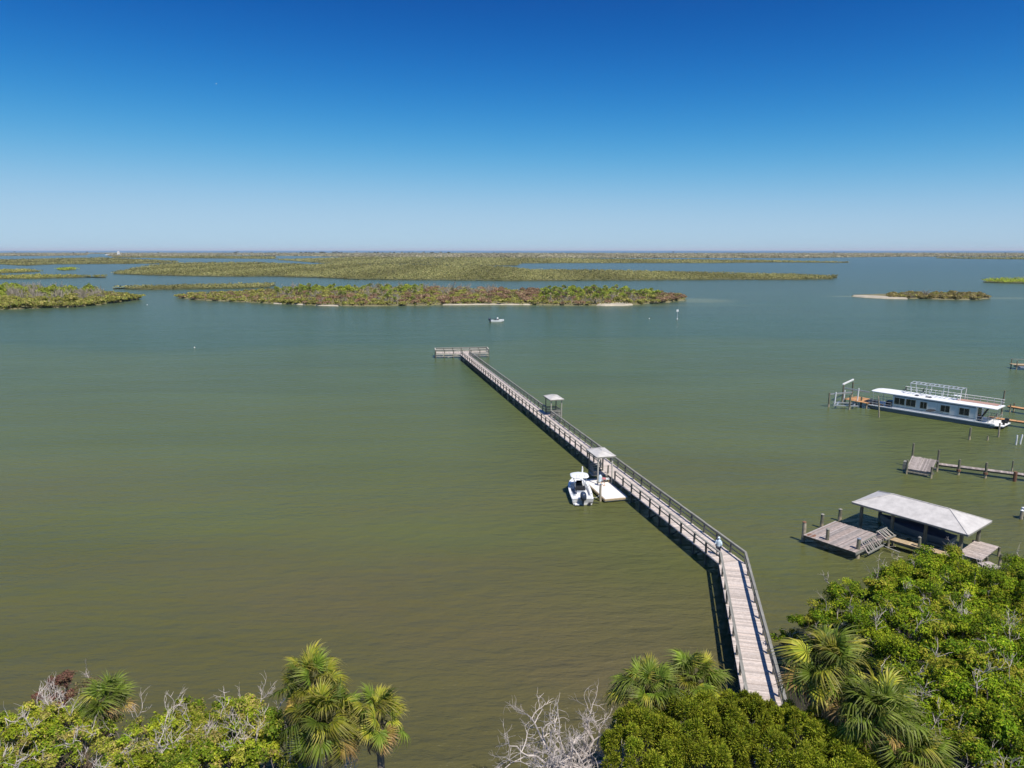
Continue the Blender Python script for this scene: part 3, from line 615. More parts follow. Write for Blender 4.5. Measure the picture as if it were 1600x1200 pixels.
# ------------------------------------------------------------------ roofed shelters on the pier
def hip_roof(t, w, d, z, rise, over, mat, ridge=None, caps=True):
    W2, D2 = w / 2 + over, d / 2 + over; rl_ = max(0.0, D2 - W2) if ridge is None else ridge
    A = [(-W2, -D2, z), (W2, -D2, z), (W2, D2, z), (-W2, D2, z)]; a, b = (0, -rl_, z + rise), (0, rl_, z + rise)
    for f in ((A[0], A[1], a), (A[1], A[2], b, a), (A[2], A[3], b), (A[3], A[0], a, b)):
        m_ = MB(); n = len(f); m_.add(list(f) + [(p[0], p[1], p[2] - .05) for p in f], [tuple(range(n)), tuple(range(n, 2*n))[::-1]] + [(i, n+i, n+(i+1) % n, (i+1) % n) for i in range(n)])
        m_.build('roof_panel', mat, t)
    m_ = MB()
    for p, q in ((A[0], A[1]), (A[1], A[2]), (A[2], A[3]), (A[3], A[0])): m_.beam((p[0], p[1], z - .11), (q[0], q[1], z - .11), .05, .14)
    m_.build('fascia', M['rail'], t)
    if caps:
        for p, q in ((A[0], a), (A[1], a), (A[2], b), (A[3], b)) + (((a, b),) if rl_ > .1 else ()):
            m_ = MB(); m_.beam((p[0], p[1], p[2] + .02), (q[0], q[1], q[2] + .02), .14, .03); m_.build('hip_cap', mat, t)
def shelter(center, label, outer, floor=True):
    ang = math.atan2(dl[1], dl[0]) - math.pi / 2
    t = thing('pier_shelter', label, 'shelter', (center[0], center[1], 0), ang, 'roofed shelters on the pier')
    w, d = 1.85, 3.1
    for sx in (-1, 1):
        for sy in (-1, 1): MB().box((sx * w / 2, sy * d / 2, 1.65), (.14, .14, 4.8)).build('post', M['pale_rail'] if sy < 0 else M['post'], t)  # front posts get the sunlit-toned wood, back posts the dark one
    if floor:
        m_ = MB(); planks(m_, np.array([-w / 2, -d / 2 + (1.5 if outer < 0 else 0)]), np.array([0, 1.]), np.array([1., 0]), w, d - (1.5 if outer < 0 else 0), DK); o = m_.build('decking', M['deck'], t); o['kind'] = 'stuff'
    hip_roof(t, w, d, 4.05, .42, .32, M['roof'])
    for z in (RT - .1, DK + .75, DK + .45, DK + .15):
        MB().beam((outer * w / 2, -d / 2 + (.08 if outer > 0 else 1.5), z), (outer * w / 2, d / 2 - .08, z), .04, .14).build('side_rail', M['rail'], t)
        MB().beam((-w / 2 + .08, d / 2, z), (w / 2 - .08, d / 2, z), .04, .14).build('side_rail', M['rail'], t)
        if outer > 0: MB().beam((-w / 2 + .08, -d / 2, z), (w / 2 - .08, -d / 2, z), .04, .14).build('side_rail', M['rail'], t)
    m_ = MB(); m_.box((outer * (w / 2 - .28), .75, DK + .45), (.4, 1.4, .05)); 
    for yy in (.15, 1.35): m_.box((outer * (w / 2 - .28), yy, DK + .21), (.36, .06, .42))
    m_.build('bench', M['rail'], t)
    return t
s1 = LC + dl * 26.6 - nl * 1.08
t = shelter(s1, 'grey roofed shelter on the pier next to the white motor boat', -1)
m_ = MB()   # steps from the pier down to the float
for k in range(4): m_.box((.55, -.1 - k * .28, DK - .15 - k * .16), (.8, .26, .05))
m_.beam((.95, .1, DK - .1), (.95, -1.2, .5), .05, .2); m_.beam((.15, .1, DK - .1), (.15, -1.2, .5), .05, .2); m_.build('steps', M['rail'], t)
s2 = RC + dl * 60.3 + nl * 1.05
shelter(s2, 'small roofed shelter halfway out on the right side of the pier', 1)

# floating dock, its piles and what lies on it
f0 = LC + dl * 20.0 - nl * 3.05
fd = thing('floating_dock', 'white floating dock platform between the motor boat and the pier', 'floating dock', (f0[0], f0[1], 0), math.atan2(dl[1], dl[0]) - math.pi / 2)
MB().box((1.42, 3.6, .29), (2.8, 7.2, .34)).build('float_body', M['float'], fd)
m_ = MB()
for (a, b) in (((-.03, -.06), (2.87, -.06)), ((-.04, 0), (-.04, 7.2)), ((2.88, 0), (2.88, 7.2))): m_.beam((*a, .34), (*b, .34), .07, .2)
m_.build('edge_board', M['tan_wood'], fd)
for k in range(5): MB().box((1.42, 1.44 * k + .72, .474), (2.78, 1.40, .03)).build('deck_panel', M['float'], fd)
def pile(x, y, ytop, label, mat='pile', rad=.13, xtop=None, group=None, cap=None, n=9, name='wooden_pile'):
    b = at(x, y); h = max(.4, zat(x, ytop, b[1])); t = thing(name, label, 'pile', (b[0], b[1], 0), 0, group) if cap else None
    dx = 0 if xtop is None else (xtop - x) * math.hypot(b[1], CAM_H) / FOC
    q = rng(int(x * 7 + y)); path = [(0, 0, -.9), (q.normal(0, .02) + dx * .3, q.normal(0, .02), h * .3), (dx * .7 + q.normal(0, .02), q.normal(0, .02), h * .7), (dx, 0, h)]
    m_ = MB(); m_.tube(path, [rad * 1.05, rad * 1.03, rad, rad * .93], n)
    if not cap: return tag(m_.build(name, M[mat], None, (b[0], b[1], 0)), label, 'pile', group)
    m_.build('shaft', M[mat], t); m_ = MB(); m_.tube([(dx, 0, h), (dx, 0, h + .04), (dx, 0, h + .14)], [rad * 1.12, rad * 1.1, .02], n); m_.build('cap', M[cap], t); return t
pile(938, 783, 757, 'short tan pile at the near corner of the white floating dock', 'pale_pile', .14, cap='grey')
# towel, vest and hose by the shelter
bn = LC + dl * 25.6 - nl * 1.0; ang0 = math.atan2(dl[1], dl[0]) - math.pi / 2
t = thing('storage_bench', 'white bench on the floating dock below the shelter', 'bench', (bn[0], bn[1], .49), ang0)
MB().box((0, 0, .42), (1.5, .5, .07)).build('seat', M['white'], t)
for sx in (-.6, .6): MB().box((sx, 0, .19), (.08, .44, .38)).build('leg', M['tan_wood'], t)
m_ = MB(); m_.loft([[(x, y, .97 + .05 * math.sin(9 * x + 5 * y)) for x in np.linspace(-.28, .22, 6)] for y in np.linspace(-.3, .24, 6)]); m_.loft([[(x, y, .94 + .05 * math.sin(9 * x + 5 * y)) for x in np.linspace(-.28, .22, 6)] for y in np.linspace(-.3, .24, 6)])
tag(m_.build('towel', M['pink_cloth'], None, (bn[0], bn[1], .03), ang0), 'crumpled pink towel on the white bench', 'towel')
vp = LC + dl * 24.6 - nl * 1.95
m_ = MB(); rows = []
for k, z in enumerate(np.linspace(0, .95, 7)):
    w = (.16, .2, .23, .22, .24, .2, .08)[k]; rows.append([(w * math.cos(a), .1 * math.sin(a) + .03 * math.sin(k), z) for a in np.linspace(0, 2 * math.pi, 9)[:-1]])
m_.loft(rows, close=True, capa=True, capb=True)
tag(m_.build('hanging_jacket', M['blue_cloth'], None, (vp[0] + .05, vp[1] - .16, .95), ang0, True), 'pale blue jacket hanging on the shelter post above the float', 'jacket')
m_ = MB(); m_.tube([(.0, -.12, 1.1), (.12, -.3, .75), (.3, -.42, .56), (.5, -.3, .53), (.52, 0, .7), (.45, .15, 1.05)], .03, 6)
tag(m_.build('rope_loop', M['rope'], None, (vp[0] + .1, vp[1] - .05, 0), ang0), 'loop of orange rope hanging from the shelter post', 'rope')

# ------------------------------------------------------------------ boats
def hull_rows(L, B, sheer0=.72, sheer1=1.0, nst=15):
    rows = []
    for i in range(nst):
        t = i / (nst - 1); x = -L / 2 + L * t; q = max(0., (t - .42) / .58); b = B / 2 * (1 - q ** 2.6) * (.93 + .07 * min(1, t / .3)); b = max(b, .03)
        sh = sheer0 + (sheer1 - sheer0) * t ** 2; kz = -.28 + .75 * max(0, (t - .72) / .28) ** 2.2; ch = -.02 + .45 * max(0, (t - .6) / .4) ** 2
        rows.append((x, b, sh, kz, ch))
    return rows
def bay_boat(name, label, loc_, rz, L=7.2, B=2.5, ttop=True, hullmat='gel', cover=False):
    t = thing(name, label, 'boat', loc_, rz); R_ = hull_rows(L, B)
    m_ = MB(); m_.loft([[(x, b, sh), (x, b * .97, (sh + ch) / 2), (x, b * .86, ch), (x, 0, kz), (x, -b * .86, ch), (x, -b * .97, (sh + ch) / 2), (x, -b, sh)] for x, b, sh, kz, ch in R_], capa=True)
    m_.build('hull', M[hullmat], t, smooth=False)
    if cover:
        m_ = MB(); m_.loft([[(x, b * 1.02 * math.cos(a), sh - .05 + (.12 + .5 * math.exp(-((x + .3) / 1.6) ** 2)) * math.sin(a) ** .8) for a in np.linspace(0.001, math.pi - .001, 9)] for x, b, sh, kz, ch in R_], capa=True)
        m_.build('cover', M['cover'], t, smooth=True); return t
    m_ = MB(); m_.loft([[(x, b + .03, sh - .03), (x, b + .03, sh + .03), (x, max(.01, b - .22), sh + .035), (x, max(.005, b - .25), .34), (x, 0, .33), (x, -max(.005, b - .25), .34), (x, -max(.01, b - .22), sh + .035), (x, -b - .03, sh + .03), (x, -b - .03, sh - .03)] for x, b, sh, kz, ch in R_])
    m_.build('gunwale_and_floor', M['gel'], t)
    fr = [q for q in R_ if q[0] > L * .16]; m_ = MB(); m_.loft([[(x, max(.01, b - .2), sh - .08), (x, 0, sh - .06), (x, -max(.01, b - .2), sh - .08)] for x, b, sh, kz, ch in fr]); x0, b0, s0 = fr[0][:3]
    m_.add([(x0, b0 - .2, s0 - .08), (x0, -b0 + .2, s0 - .08), (x0, -b0 + .2, .34), (x0, b0 - .2, .34)], [(0, 1, 2, 3)]); m_.build('bow_deck', M['gel'], t)
    MB().box((-L / 2 + .55, 0, .55), (1.0, B * .76, .4)).build('stern_deck', M['gel'], t)
    MB().box((-L / 2 + .04, 0, .5), (.08, B * .9, .5)).build('transom', M['gel'], t)
    # console, seat, floor mat
    m_ = MB(); m_.loft([[(.55, .42, .33), (.55, -.42, .33), (-.1, -.42, .33), (-.1, .42, .33)], [(.5, .4, 1.05), (.5, -.4, 1.05), (-.1, -.4, 1.05), (-.1, .4, 1.05)], [(.3, .36, 1.3), (.3, -.36, 1.3), (-.05, -.36, 1.25), (-.05, .36, 1.25)]], close=True, capb=True)
    m_.build('console', M['dark'], t)
    m_ = MB(); m_.add([(.42, .4, 1.2), (.42, -.4, 1.2), (.2, -.33, 1.62), (.2, .33, 1.62)], [(0, 1, 2, 3), (3, 2, 1, 0)]); m_.build('windscreen', M['glass'], t)
    st = link('helm_seat', MB().box((-.95, 0, .62), (.5, .8, .55)).mesh('helm_seat', M['gel']), t)
    MB().box((-.95, 0, .97), (.8, 1.2, .18)).build('cushion', M['dark'], st); MB().box((-1.25, 0, 1.2), (.1, 1.05, .42)).build('seat_back', M['dark'], st)
    MB().box((-.4, B * .3, .355), (2.4, .42, .02)).build('floor_mat', M['grey'], t)
    m_ = MB(); m_.tube([(-.2, .22, 1.2), (-.32, .22, 1.24)], .02, 5); m_.tube([(-.32 + .05 * math.sin(a) * .5, .22 + .18 * math.cos(a), 1.24 + .17 * math.sin(a)) for a in np.linspace(0, 6.28, 13)], .02, 5); m_.build('steering_wheel', M['dark'], t)
    if ttop:
        m_ = MB(); rows = []
        for k, u in enumerate(np.linspace(-1, 1, 11)):
            w = 1.08 * (1 - abs(u) ** 5) + .02; rows.append([(u * 1.25 + .1, w * math.cos(a), 2.28 + .10 * (1 - u * u) * math.sin(a) + .04 * math.sin(a)) for a in np.linspace(0, math.pi, 9)] + [(u * 1.25 + .1, -w * .98, 2.22), (u * 1.25 + .1, w * .98, 2.22)])
        m_.loft(rows, close=True, capa=True, capb=True); m_.build('hard_top', M['gel'], t, smooth=True)
        for sx, sy in ((.5, 1), (.5, -1), (-.75, 1), (-.75, -1)): MB().tube([(sx * .9, sy * .5, .34), (sx, sy * .55, 1.3), (sx * 1.1, sy * .75, 2.25)], .03, 6).build('top_leg', M['alu'], t)
        MB().tube([(1.0, -.45, 2.3), (1.02, -.47, 2.75), (.98, -.45, 3.1)], [.09, .1, .06], 7).build('antenna', M['white'], t)
        for k in range(4): MB().tube([(-1.05, -.45 + .3 * k, 2.3), (-1.2, -.45 + .3 * k, 2.75)], .022, 5).build('rod_holder', M['alu'], t)
    # outboard engine
    e = link('outboard_engine', MB().box((-L / 2 - .3, 0, .25), (.32, .16, 1.3)).mesh('outboard_engine', M['cowl']), t)
    m_ = MB(); rows = [[(-L / 2 - .36 + a * s * 1.25, b * s * 1.3, z * 1.15) for a, b in ((.36, .17), (.36, -.17), (.1, -.27), (-.3, -.25), (-.42, -.12), (-.42, .12), (-.3, .25), (.1, .27))] for z, s in ((.68, .75), (.82, 1.0), (1.12, 1.02), (1.32, .9), (1.42, .6))]
    m_.loft(rows, close=True, capa=True, capb=True); m_.build('cowl', M['cowl'], e, smooth=True)
    MB().box((-L / 2 - .34, 0, -.35), (.6, .22, .03)).build('cavitation_plate', M['cowl'], e)
    m_ = MB(); m_.tube([(-L / 2 + .12, -.28, .75), (-L / 2 - .02, -.25, 1.15), (-L / 2 - .05, .25, 1.15), (-L / 2 + .12, .28, .75)], .025, 5); m_.build('splash_rail', M['alu'], t)
    MB().box((-L / 2 - .26, .72, .2), (.5, .5, .1)).build('swim_platform', M['gel'], t)
    MB().box((-L / 2 - .26, -.72, .2), (.3, .3, .25)).build('trim_bracket', M['dark'], t)
    m_ = MB(); m_.beam((-L / 2 - .2, -.72, .35), (-L / 2 - .55, -1.75, .42), .1, .08); m_.build('anchor_pole', M['dark'], t)
    for sx in (-1, 1):
        for px_ in (-2.2, .3, 2.0): MB().box((px_, sx * (B / 2 - .12 - (.12 if px_ > 1 else 0)), .82 + .03 * px_), (.25, .05, .07)).build('cleat', M['dark'], t)
    return t
bay_boat('motor_boat', 'white centre console motor boat with hard top moored at the floating dock', (8.05, 80.6, 0), math.radians(91), 7.6, 2.6)
bt = bay_boat('motor_boat', 'small white open boat out on the water in front of the long island', (-6.0, 287, 0), math.radians(14), 5.6, 2.1, False)
# a figure-sized helm shade on the small boat reads white: canvas seat back
MB().box((.1, 0, 1.35), (.6, .7, .9)).build('helm_shade', M['white'], bt)

for l, A_, B_ in (('white mooring line from the boat stern to the floating dock', (9.15, 77.2, .85), (10.35, 78.9, .5)), ('white mooring line from the boat bow to the floating dock', (8.7, 83.4, 1.0), (9.75, 82.6, .5))):
    A_ = np.array(A_); B_ = np.array(B_); m_ = MB(); m_.tube([A_ + (B_ - A_) * t - np.array([0, 0, .25 * math.sin(math.pi * t)]) - A_ for t in np.linspace(0, 1, 7)], .022, 5); tag(m_.build('mooring_line', M['white'], None, A_), l, 'rope')

# ------------------------------------------------------------------ houseboat
hb = thing('houseboat', 'long white houseboat with dark windows and a frame on its roof moored at right', 'houseboat', (73.9, 120.9, 0), math.atan2(-.763, .646))
m_ = MB(); HL = 10.2; HW = 2.45
for sy in (-1, 1):   # two pontoons
    rows = []
    for x, s, zz in ((-HL, .25, .45), (-HL + .9, .8, .15), (-HL + 2.2, 1, 0), (HL - 2.2, 1, 0), (HL - .7, .85, .12), (HL, .3, .42)):
        rows.append([(x, sy * 1.65 + .78 * s * math.cos(a), .18 + zz * .4 + .5 * s * math.sin(a)) for a in np.linspace(0, 2 * math.pi, 13)[:-1]])
    q = MB(); q.loft(rows, close=True, capa=True, capb=True); q.build('pontoon', M['hull_grey'], hb, smooth=True)
MB().box((.3, 0, .46), (2 * HL - 2.6, 2 * HW, .40)).build('hull_side', M['hull_grey'], hb)
MB().box((0, 0, .74), (2 * HL, 2 * HW + .12, .16)).build('deck', M['white'], hb)
cx0, cx1 = -5.8, 7.2; CW = 2.25
cab = link('cabin', MB().box(((cx0 + cx1) / 2, 0, 2.0), (cx1 - cx0, 2 * CW, 2.4)).mesh('cabin', M['white']), hb)
m_ = MB()
for yy in (-1, 1): m_.box(((cx0 + cx1) / 2, yy * (CW + .012), 1.16), (cx1 - cx0 + .02, .03, .10)); m_.box(((cx0 + cx1) / 2, yy * (CW + .012), 3.05), (cx1 - cx0 + .02, .03, .16))
m_.build('trim_band', M['trim'], hb)
for f0_, f1_, z0, z1 in ((.02, .156, 1.6, 2.85), (.172, .295, 1.6, 2.85), (.35, .435, 1.55, 2.75), (.60, .71, 1.55, 2.7), (.82, .935, 1.5, 2.7)):
    for yy in (-1, 1):
        x0_, x1_ = cx0 + 13 * f0_, cx0 + 13 * f1_; xm = (x0_ + x1_) / 2; w = x1_ - x0_; h = z1 - z0
        win = link('window', MB().box((xm, yy * (CW + .015), (z0 + z1) / 2), (w, .05, h)).mesh('window', M['glass']), hb)
        m_ = MB()
        for dz in (-h / 2, h / 2): m_.box((xm, yy * (CW + .03), (z0 + z1) / 2 + dz), (w + .1, .06, .07))
        for dx in (-w / 2, 0, w / 2): m_.box((xm + dx, yy * (CW + .033), (z0 + z1) / 2), (.06 if dx else .035, .06, h + .05))
        m_.build('frame', M['alu'], win)
for k in range(8):   # wall panel seams
    MB().box((cx0 + 1.6 * (k + .55), -CW - .008, 2.05), (.03, .02, 1.75)).build('wall_seam', M['alu'], hb)
m_ = MB(); q = rng(4); m_.add([(.55 + .75 * math.cos(a) * q.uniform(.75, 1.1), -CW - .02, 1.45 + .27 * math.sin(a) * q.uniform(.7, 1.15) + .12 * math.cos(a)) for a in np.linspace(0, 6.28, 15)[:-1]], [tuple(range(14))]); m_.build('painted_emblem', M['brown'], hb)
MB().box((1.85, -CW - .012, 1.42), (1.2, .02, .06)).build('painted_stripe', M['brown'], hb)
# roof with its overhangs
m_ = MB(); rows = []
for x, w, dz in ((-9.9, 1.6, 0), (-9.4, 2.15, .02), (-8.2, 2.32, .05), (8.8, 2.32, .05), (9.9, 2.25, .02), (10.2, 2.1, 0)):
    rows.append([(x, -w, 3.2), (x, w, 3.2), (x, w, 3.3 + dz), (x, w * .5, 3.34 + dz), (x, -w * .5, 3.34 + dz), (x, -w, 3.3 + dz)])
m_.loft(rows, close=True, capa=True, capb=True); roof = m_.build('roof', M['white'], hb)
MB().box((6.5, 1.2, 3.40), (6.0, 2.0, .03)).build('roof_carpet', M['carpet'], hb)
for x, w in ((-3.6, .55), (-1.7, .9)): MB().box((x + 1.2, -.9, 3.45), (w, .6, .12)).build('roof_hatch', M['dark'], hb)
for k in range(16):
    x = -5.5 + 1.0 * k; MB().tube([(x, 2.2, 3.38), (x, 2.2, 4.25)], .04, 5).build('rail_post', M['white'], hb)
for z in (3.8, 4.25): MB().tube([(-5.5, 2.2, z), (10, 2.2, z)], .045, 5).build('rail', M['white'], hb)
for z in (3.8, 4.2): MB().tube([(10, 2.2, z), (10, .3, z)], .028, 5).build('rail', M['alu'], hb)
MB().tube([(10, .3, 3.38), (10, .3, 4.2)], .028, 5).build('rail_post', M['alu'], hb)
fx0, fx1 = -3.9, 4.2
fr = link('roof_frame', MB().beam((fx0, -.1, 5.35), (fx1, -.1, 5.35), .14, .12).beam((fx0, 2.3, 5.3), (fx1, 2.3, 5.3), .14, .12).mesh('roof_frame', M['white']), hb)
for k in range(12): x = fx0 + (fx1 - fx0) * k / 11; MB().tube([(x, -.1, 5.38), (x + .1, 1.1, 5.55), (x, 2.3, 5.33)], .075, 5).build('rafter', M['alu'], fr)
for x in (fx0, -1.2, 1.5, fx1):
    for y in (-.1, 2.3): MB().tube([(x + (.25 if x == fx0 else -.1), y, 3.38), (x, y, 5.33)], .06, 5).build('upright', M['white'], fr)
for (x, y, l) in ((-5.2, .9, 'black folding chair at the bow end of the houseboat roof'), (-2.4, 1.2, 'black folding chair under the frame on the houseboat roof')):
    pw = hb.matrix_world if False else Matrix.Translation(hb.location) @ Matrix.Rotation(hb.rotation_euler.z, 4, 'Z'); p = pw @ Vector((x, y, 3.39))
    t = thing('folding_chair', l, 'chair', p, hb.rotation_euler.z)
    MB().box((0, 0, .42), (.5, .5, .05)).build('seat', M['dark'], t); MB().box((.25, 0, .75), (.05, .5, .6)).build('backrest', M['dark'], t)
    for sx in (-.22, .22):
        for sy in (-.22, .22): MB().tube([(sx, sy, 0), (sx, sy, .42)], .02, 5).build('leg', M['alu'], t)
p = pw @ Vector((3.4, .9, 3.39)); t = thing('round_table', 'round white table under the frame on the houseboat roof', 'table', p)
MB().tube([(0, 0, .68), (0, 0, .73)], .6, 16).build('table_top', M['white'], t); MB().tube([(0, 0, 0), (0, 0, .68)], .05, 8).build('pedestal', M['alu'], t)
# bow and stern porches: rails, posts, stair
def porch(xa, xb):
    for y in (-2.3, 2.3):
        for z in (1.25, 1.7): MB().tube([(xa, y, z), (xb, y, z)], .03, 5).build('porch_rail', M['alu'], hb)
        for x in np.linspace(xa, xb, 4): MB().tube([(x, y, .8), (x, y, 1.7)], .03, 5).build('porch_post', M['alu'], hb)
    e = xa if abs(xa) > abs(xb) else xb
    for z in (1.25, 1.7): MB().tube([(e, -2.3, z), (e, -.8, z)], .03, 5).build('porch_rail', M['alu'], hb); MB().tube([(e, 2.3, z), (e, .8, z)], .03, 5).build('porch_rail', M['alu'], hb)
    for y in (-2.25, 2.25): MB().tube([(e * .93, y, .8), (e * .93, y, 3.2)], .045, 6).build('roof_post', M['alu'], hb)
porch(-9.9, -6.0); porch(7.5, 9.9)
MB().box((-6.9, -.3, 1.25), (1.0, 1.6, .9)).build('settee', M['dark'], hb); MB().box((-7.2, 1.4, 1.1), (.8, .7, .6)).build('settee', M['brown'], hb)
MB().box((7.0 + .25, 0, 1.9), (.06, 1.6, 2.1)).build('stern_door', M['glass'], hb)
m_ = MB()
for k in range(9): m_.box((7.7 + .12 * k, -1.2, .95 + .26 * k), (.24, .75, .04))
m_.beam((7.6, -.82, .85), (8.8, -.82, 3.2), .04, .14); m_.beam((7.6, -1.58, .85), (8.8, -1.58, 3.2), .04, .14); m_.build('stair', M['dark'], hb)
MB().box((cx1 + .12, -2.22, 2.0), (.2, .1, 2.3)).build('corner_panel', M['white'], hb)
m_ = MB(); m_.add([(9.6, -2.45, .66), (11.3, -2.0, .62), (11.3, 2.0, .62), (9.6, 2.45, .66), (9.6, -2.45, .5), (11.3, -2.0, .5), (11.3, 2.0, .5), (9.6, 2.45, .5)], [(0,1,2,3), (7,6,5,4), (0,4,5,1), (1,5,6,2), (2,6,7,3)]); m_.build('stern_platform', M['white'], hb)
for y in (-.8, .8):
    e = link('outboard_engine', MB().box((11.0, y, .6), (.3, .2, 1.2)).mesh('outboard_engine', M['dark']), hb); m_ = MB(); m_.loft([[(10.98 + a * s, y + b * s, z) for a, b in ((.3, .16), (.3, -.16), (-.3, -.2), (-.3, .2))] for z, s in ((.95, .8), (1.1, 1), (1.4, 1), (1.5, .6))], close=True, capa=True, capb=True); m_.build('cowl', M['dark'], e)

# posts in the water round the houseboat
pile(1374, 652, 619, 'thin pale pole leaning against the bow of the houseboat', 'pale_pile', .11, xtop=1369)
pile(1514.7, 687, 668, 'tall weathered pile standing in open water before the houseboat stern', 'pile', .15)
pile(1559.7, 683, 661, 'pale pile close to the stern corner of the houseboat', 'pale_pile', .12)
pile(1542.6, 688, 681, 'short stub of a pile between two taller ones by the houseboat', 'pile', .12)
pile(1587.5, 695, 680, 'white streaked stub, the left of a pair at the right edge', 'white', .11)
pile(1593.7, 694, 679, 'white streaked leaning stub, the right of a pair at the right edge', 'white', .11, xtop=1595.5)
pile(1565, 648, 610, 'dark tall pile behind the houseboat stern', 'pile', .14)
t = pile(1595.5, 811, 798, 'tan pile with a white box at the right edge above the trees', 'pale_pile', .17, cap='white')
b = at(1600, 806); MB().box((.55, .1, 1.05), (.9, .5, .4)).build('box', M['white'], t)

# timber walkways behind the houseboat
def walkway(name, label, a, b, width, z, mat, cat='dock', pilepos=(), pm='pile', ph=.5, tone=(.8, 1.1)):
    a = np.array(a, float); b = np.array(b, float); d = unit(b - a); n = np.array([d[1], -d[0]]); L = np.linalg.norm(b - a); t = thing(name, label, cat, (a[0], a[1], 0))
    m_ = MB(); planks(m_, -n * width / 2, d, n, width, L, z, .14, .015, over=.05, tone=tone); o = m_.build('decking', M[mat], t); o['kind'] = 'stuff'
    for s in (-1, 1): m_ = MB(); q0 = n * s * (width / 2 - .05); q1 = q0 + d * L; m_.beam((*q0, z - .15), (*q1, z - .15), .05, .19); m_.build('stringer', M[pm], t)
    for u in pilepos:
        for s in (-1, 1): q = d * u + n * s * (width / 2 + .14); m_ = MB(); m_.tube([(*q, -.8), (*q, z + ph)], .12, 8); m_.build('pile', M[pm], t)
    return t
p0, p1 = at(1576, 634, 1.0)[:2], at(1600, 638, 1.0)[:2]; d = p1 - p0
walkway('dock_walkway', 'upper strip of new orange dock boards behind the houseboat stern', p0, p0 + d * 4, 1.1, 1.0, 'new_wood', pilepos=(.6, 5, 10))
p0, p1 = at(1543, 651, 1.0)[:2], at(1600, 659, 1.0)[:2]; d = p1 - p0
walkway('dock_walkway', 'lower strip of new orange dock boards beside the houseboat stern', p0, p0 + d * 2.5, 1.0, 1.0, 'new_wood', pilepos=(1.2, 6, 11))
p0 = at(1581, 569, 1.1)[:2]
t = walkway('dock_end', 'end of a distant wooden dock cut off at the right edge', p0, p0 + np.array([14, -3.0]), 2.6, 1.1, 'tan_wood', pilepos=(.5, 4, 8), ph=1.1)
MB().box((5, -1.2, .65), (9, 2.4, .3)).build('lower_float', M['grey'], t)
q = MB(); q.beam((.5, 1.3, 2.2), (12, -1.2, 2.2), .1, .1); q.build('rail', M['rail'], t)

# boat lift and orange platform at the houseboat bow
lf = at(1316, 634); t = thing('boat_lift', 'empty boat lift of posts and aluminium beams left of the houseboat', 'boat lift', (lf[0], lf[1], 0))
def lw(x, y, z=0.): q = at(x, y, z); return np.array([q[0] - lf[0], q[1] - lf[1], z])
def vz(x, y, yb): b = at(x, yb); return zat(x, y, b[1])
for x, yb, yt in ((1294.5, 636, 614), (1327, 640, 617), (1316, 628, 602), (1331, 620, 597), (1345, 635, 620)):
    q = lw(x, yb); h = vz(x, yt, yb); MB().tube([(q[0], q[1], -.8), (q[0], q[1], h)], .16, 8).build('post', M['pile'], t)
q1 = lw(1294.5, 636); q2 = lw(1345, 635); MB().beam((q1[0], q1[1], 2.45), (q2[0] * .6, q2[1] + 1.2, 2.45), .16, .24).build('beam', M['alu'], t)
q1 = lw(1316, 628); q2 = lw(1345, 635); MB().beam((q1[0], q1[1], 2.75), (q2[0] + 1.9, q2[1] + 1, 2.5), .16, .24).build('beam', M['alu'], t)
q1 = lw(1316, 628); q2 = lw(1331, 620); MB().beam((q1[0] - .3, q1[1] - .3, 3.5), (q2[0], q2[1], 3.5), .22, .26).build('beam', M['white'], t)
for x, yb, yt in ((1304, 631, 612), (1318, 626, 609), (1339, 630, 606)):
    q = lw(x, yb, .6); h = vz(x, yt, yb + 4); MB().tube([(q[0], q[1], .5), (q[0] + .1, q[1], h)], .12, 7).build('guide_pole', M['white'], t)
for y_ in (629, 633.5): a = lw(1302, y_, .6); b = lw(1341, y_ + 1, .6); MB().beam(a, b, .3, .2).build('cradle_bunk', M['alu'], t)
for x in (1307, 1334): a = lw(x, 634.5, .5); b = lw(x + 4, 628, .5); MB().beam(a, b, .2, .2).build('cradle_beam', M['alu'], t)
pa = [at(1318, 623, 1.1), at(1338, 619, 1.1), at(1364, 624.5, 1.1), at(1347, 628.5, 1.1)]
pt = thing('dock_platform', 'new orange timber platform between the boat lift and the houseboat bow', 'platform', (pa[0][0], pa[0][1], 0)); c4 = [q[:2] - pa[0][:2] for q in pa]
dd = unit(c4[3] - c4[0]); nnx = np.array([-dd[1], dd[0]]); Lp = np.linalg.norm(c4[3]); Wp = 4.2
m_ = MB(); planks(m_, c4[0], dd, nnx, Wp, Lp + 1.2, 1.1, tone=(.85, 1.05)); o = m_.build('decking', M['new_wood'], pt); o['kind'] = 'stuff'
for u in (.2, Lp + .8):
    for w in (.2, Wp - .2): q = dd * u + nnx * w; MB().tube([(*q, -.8), (*q, 1.05)], .14, 8).build('pile', M['pile'], pt)
a = dd * (Lp + 1.2) + nnx * 1.5; b = a + dd * 1.9 + nnx * .2
m_ = MB(); m_.beam((*a, 1.06), (*b, 1.0), .9, .06); m_.build('gangplank', M['new_wood'], pt)

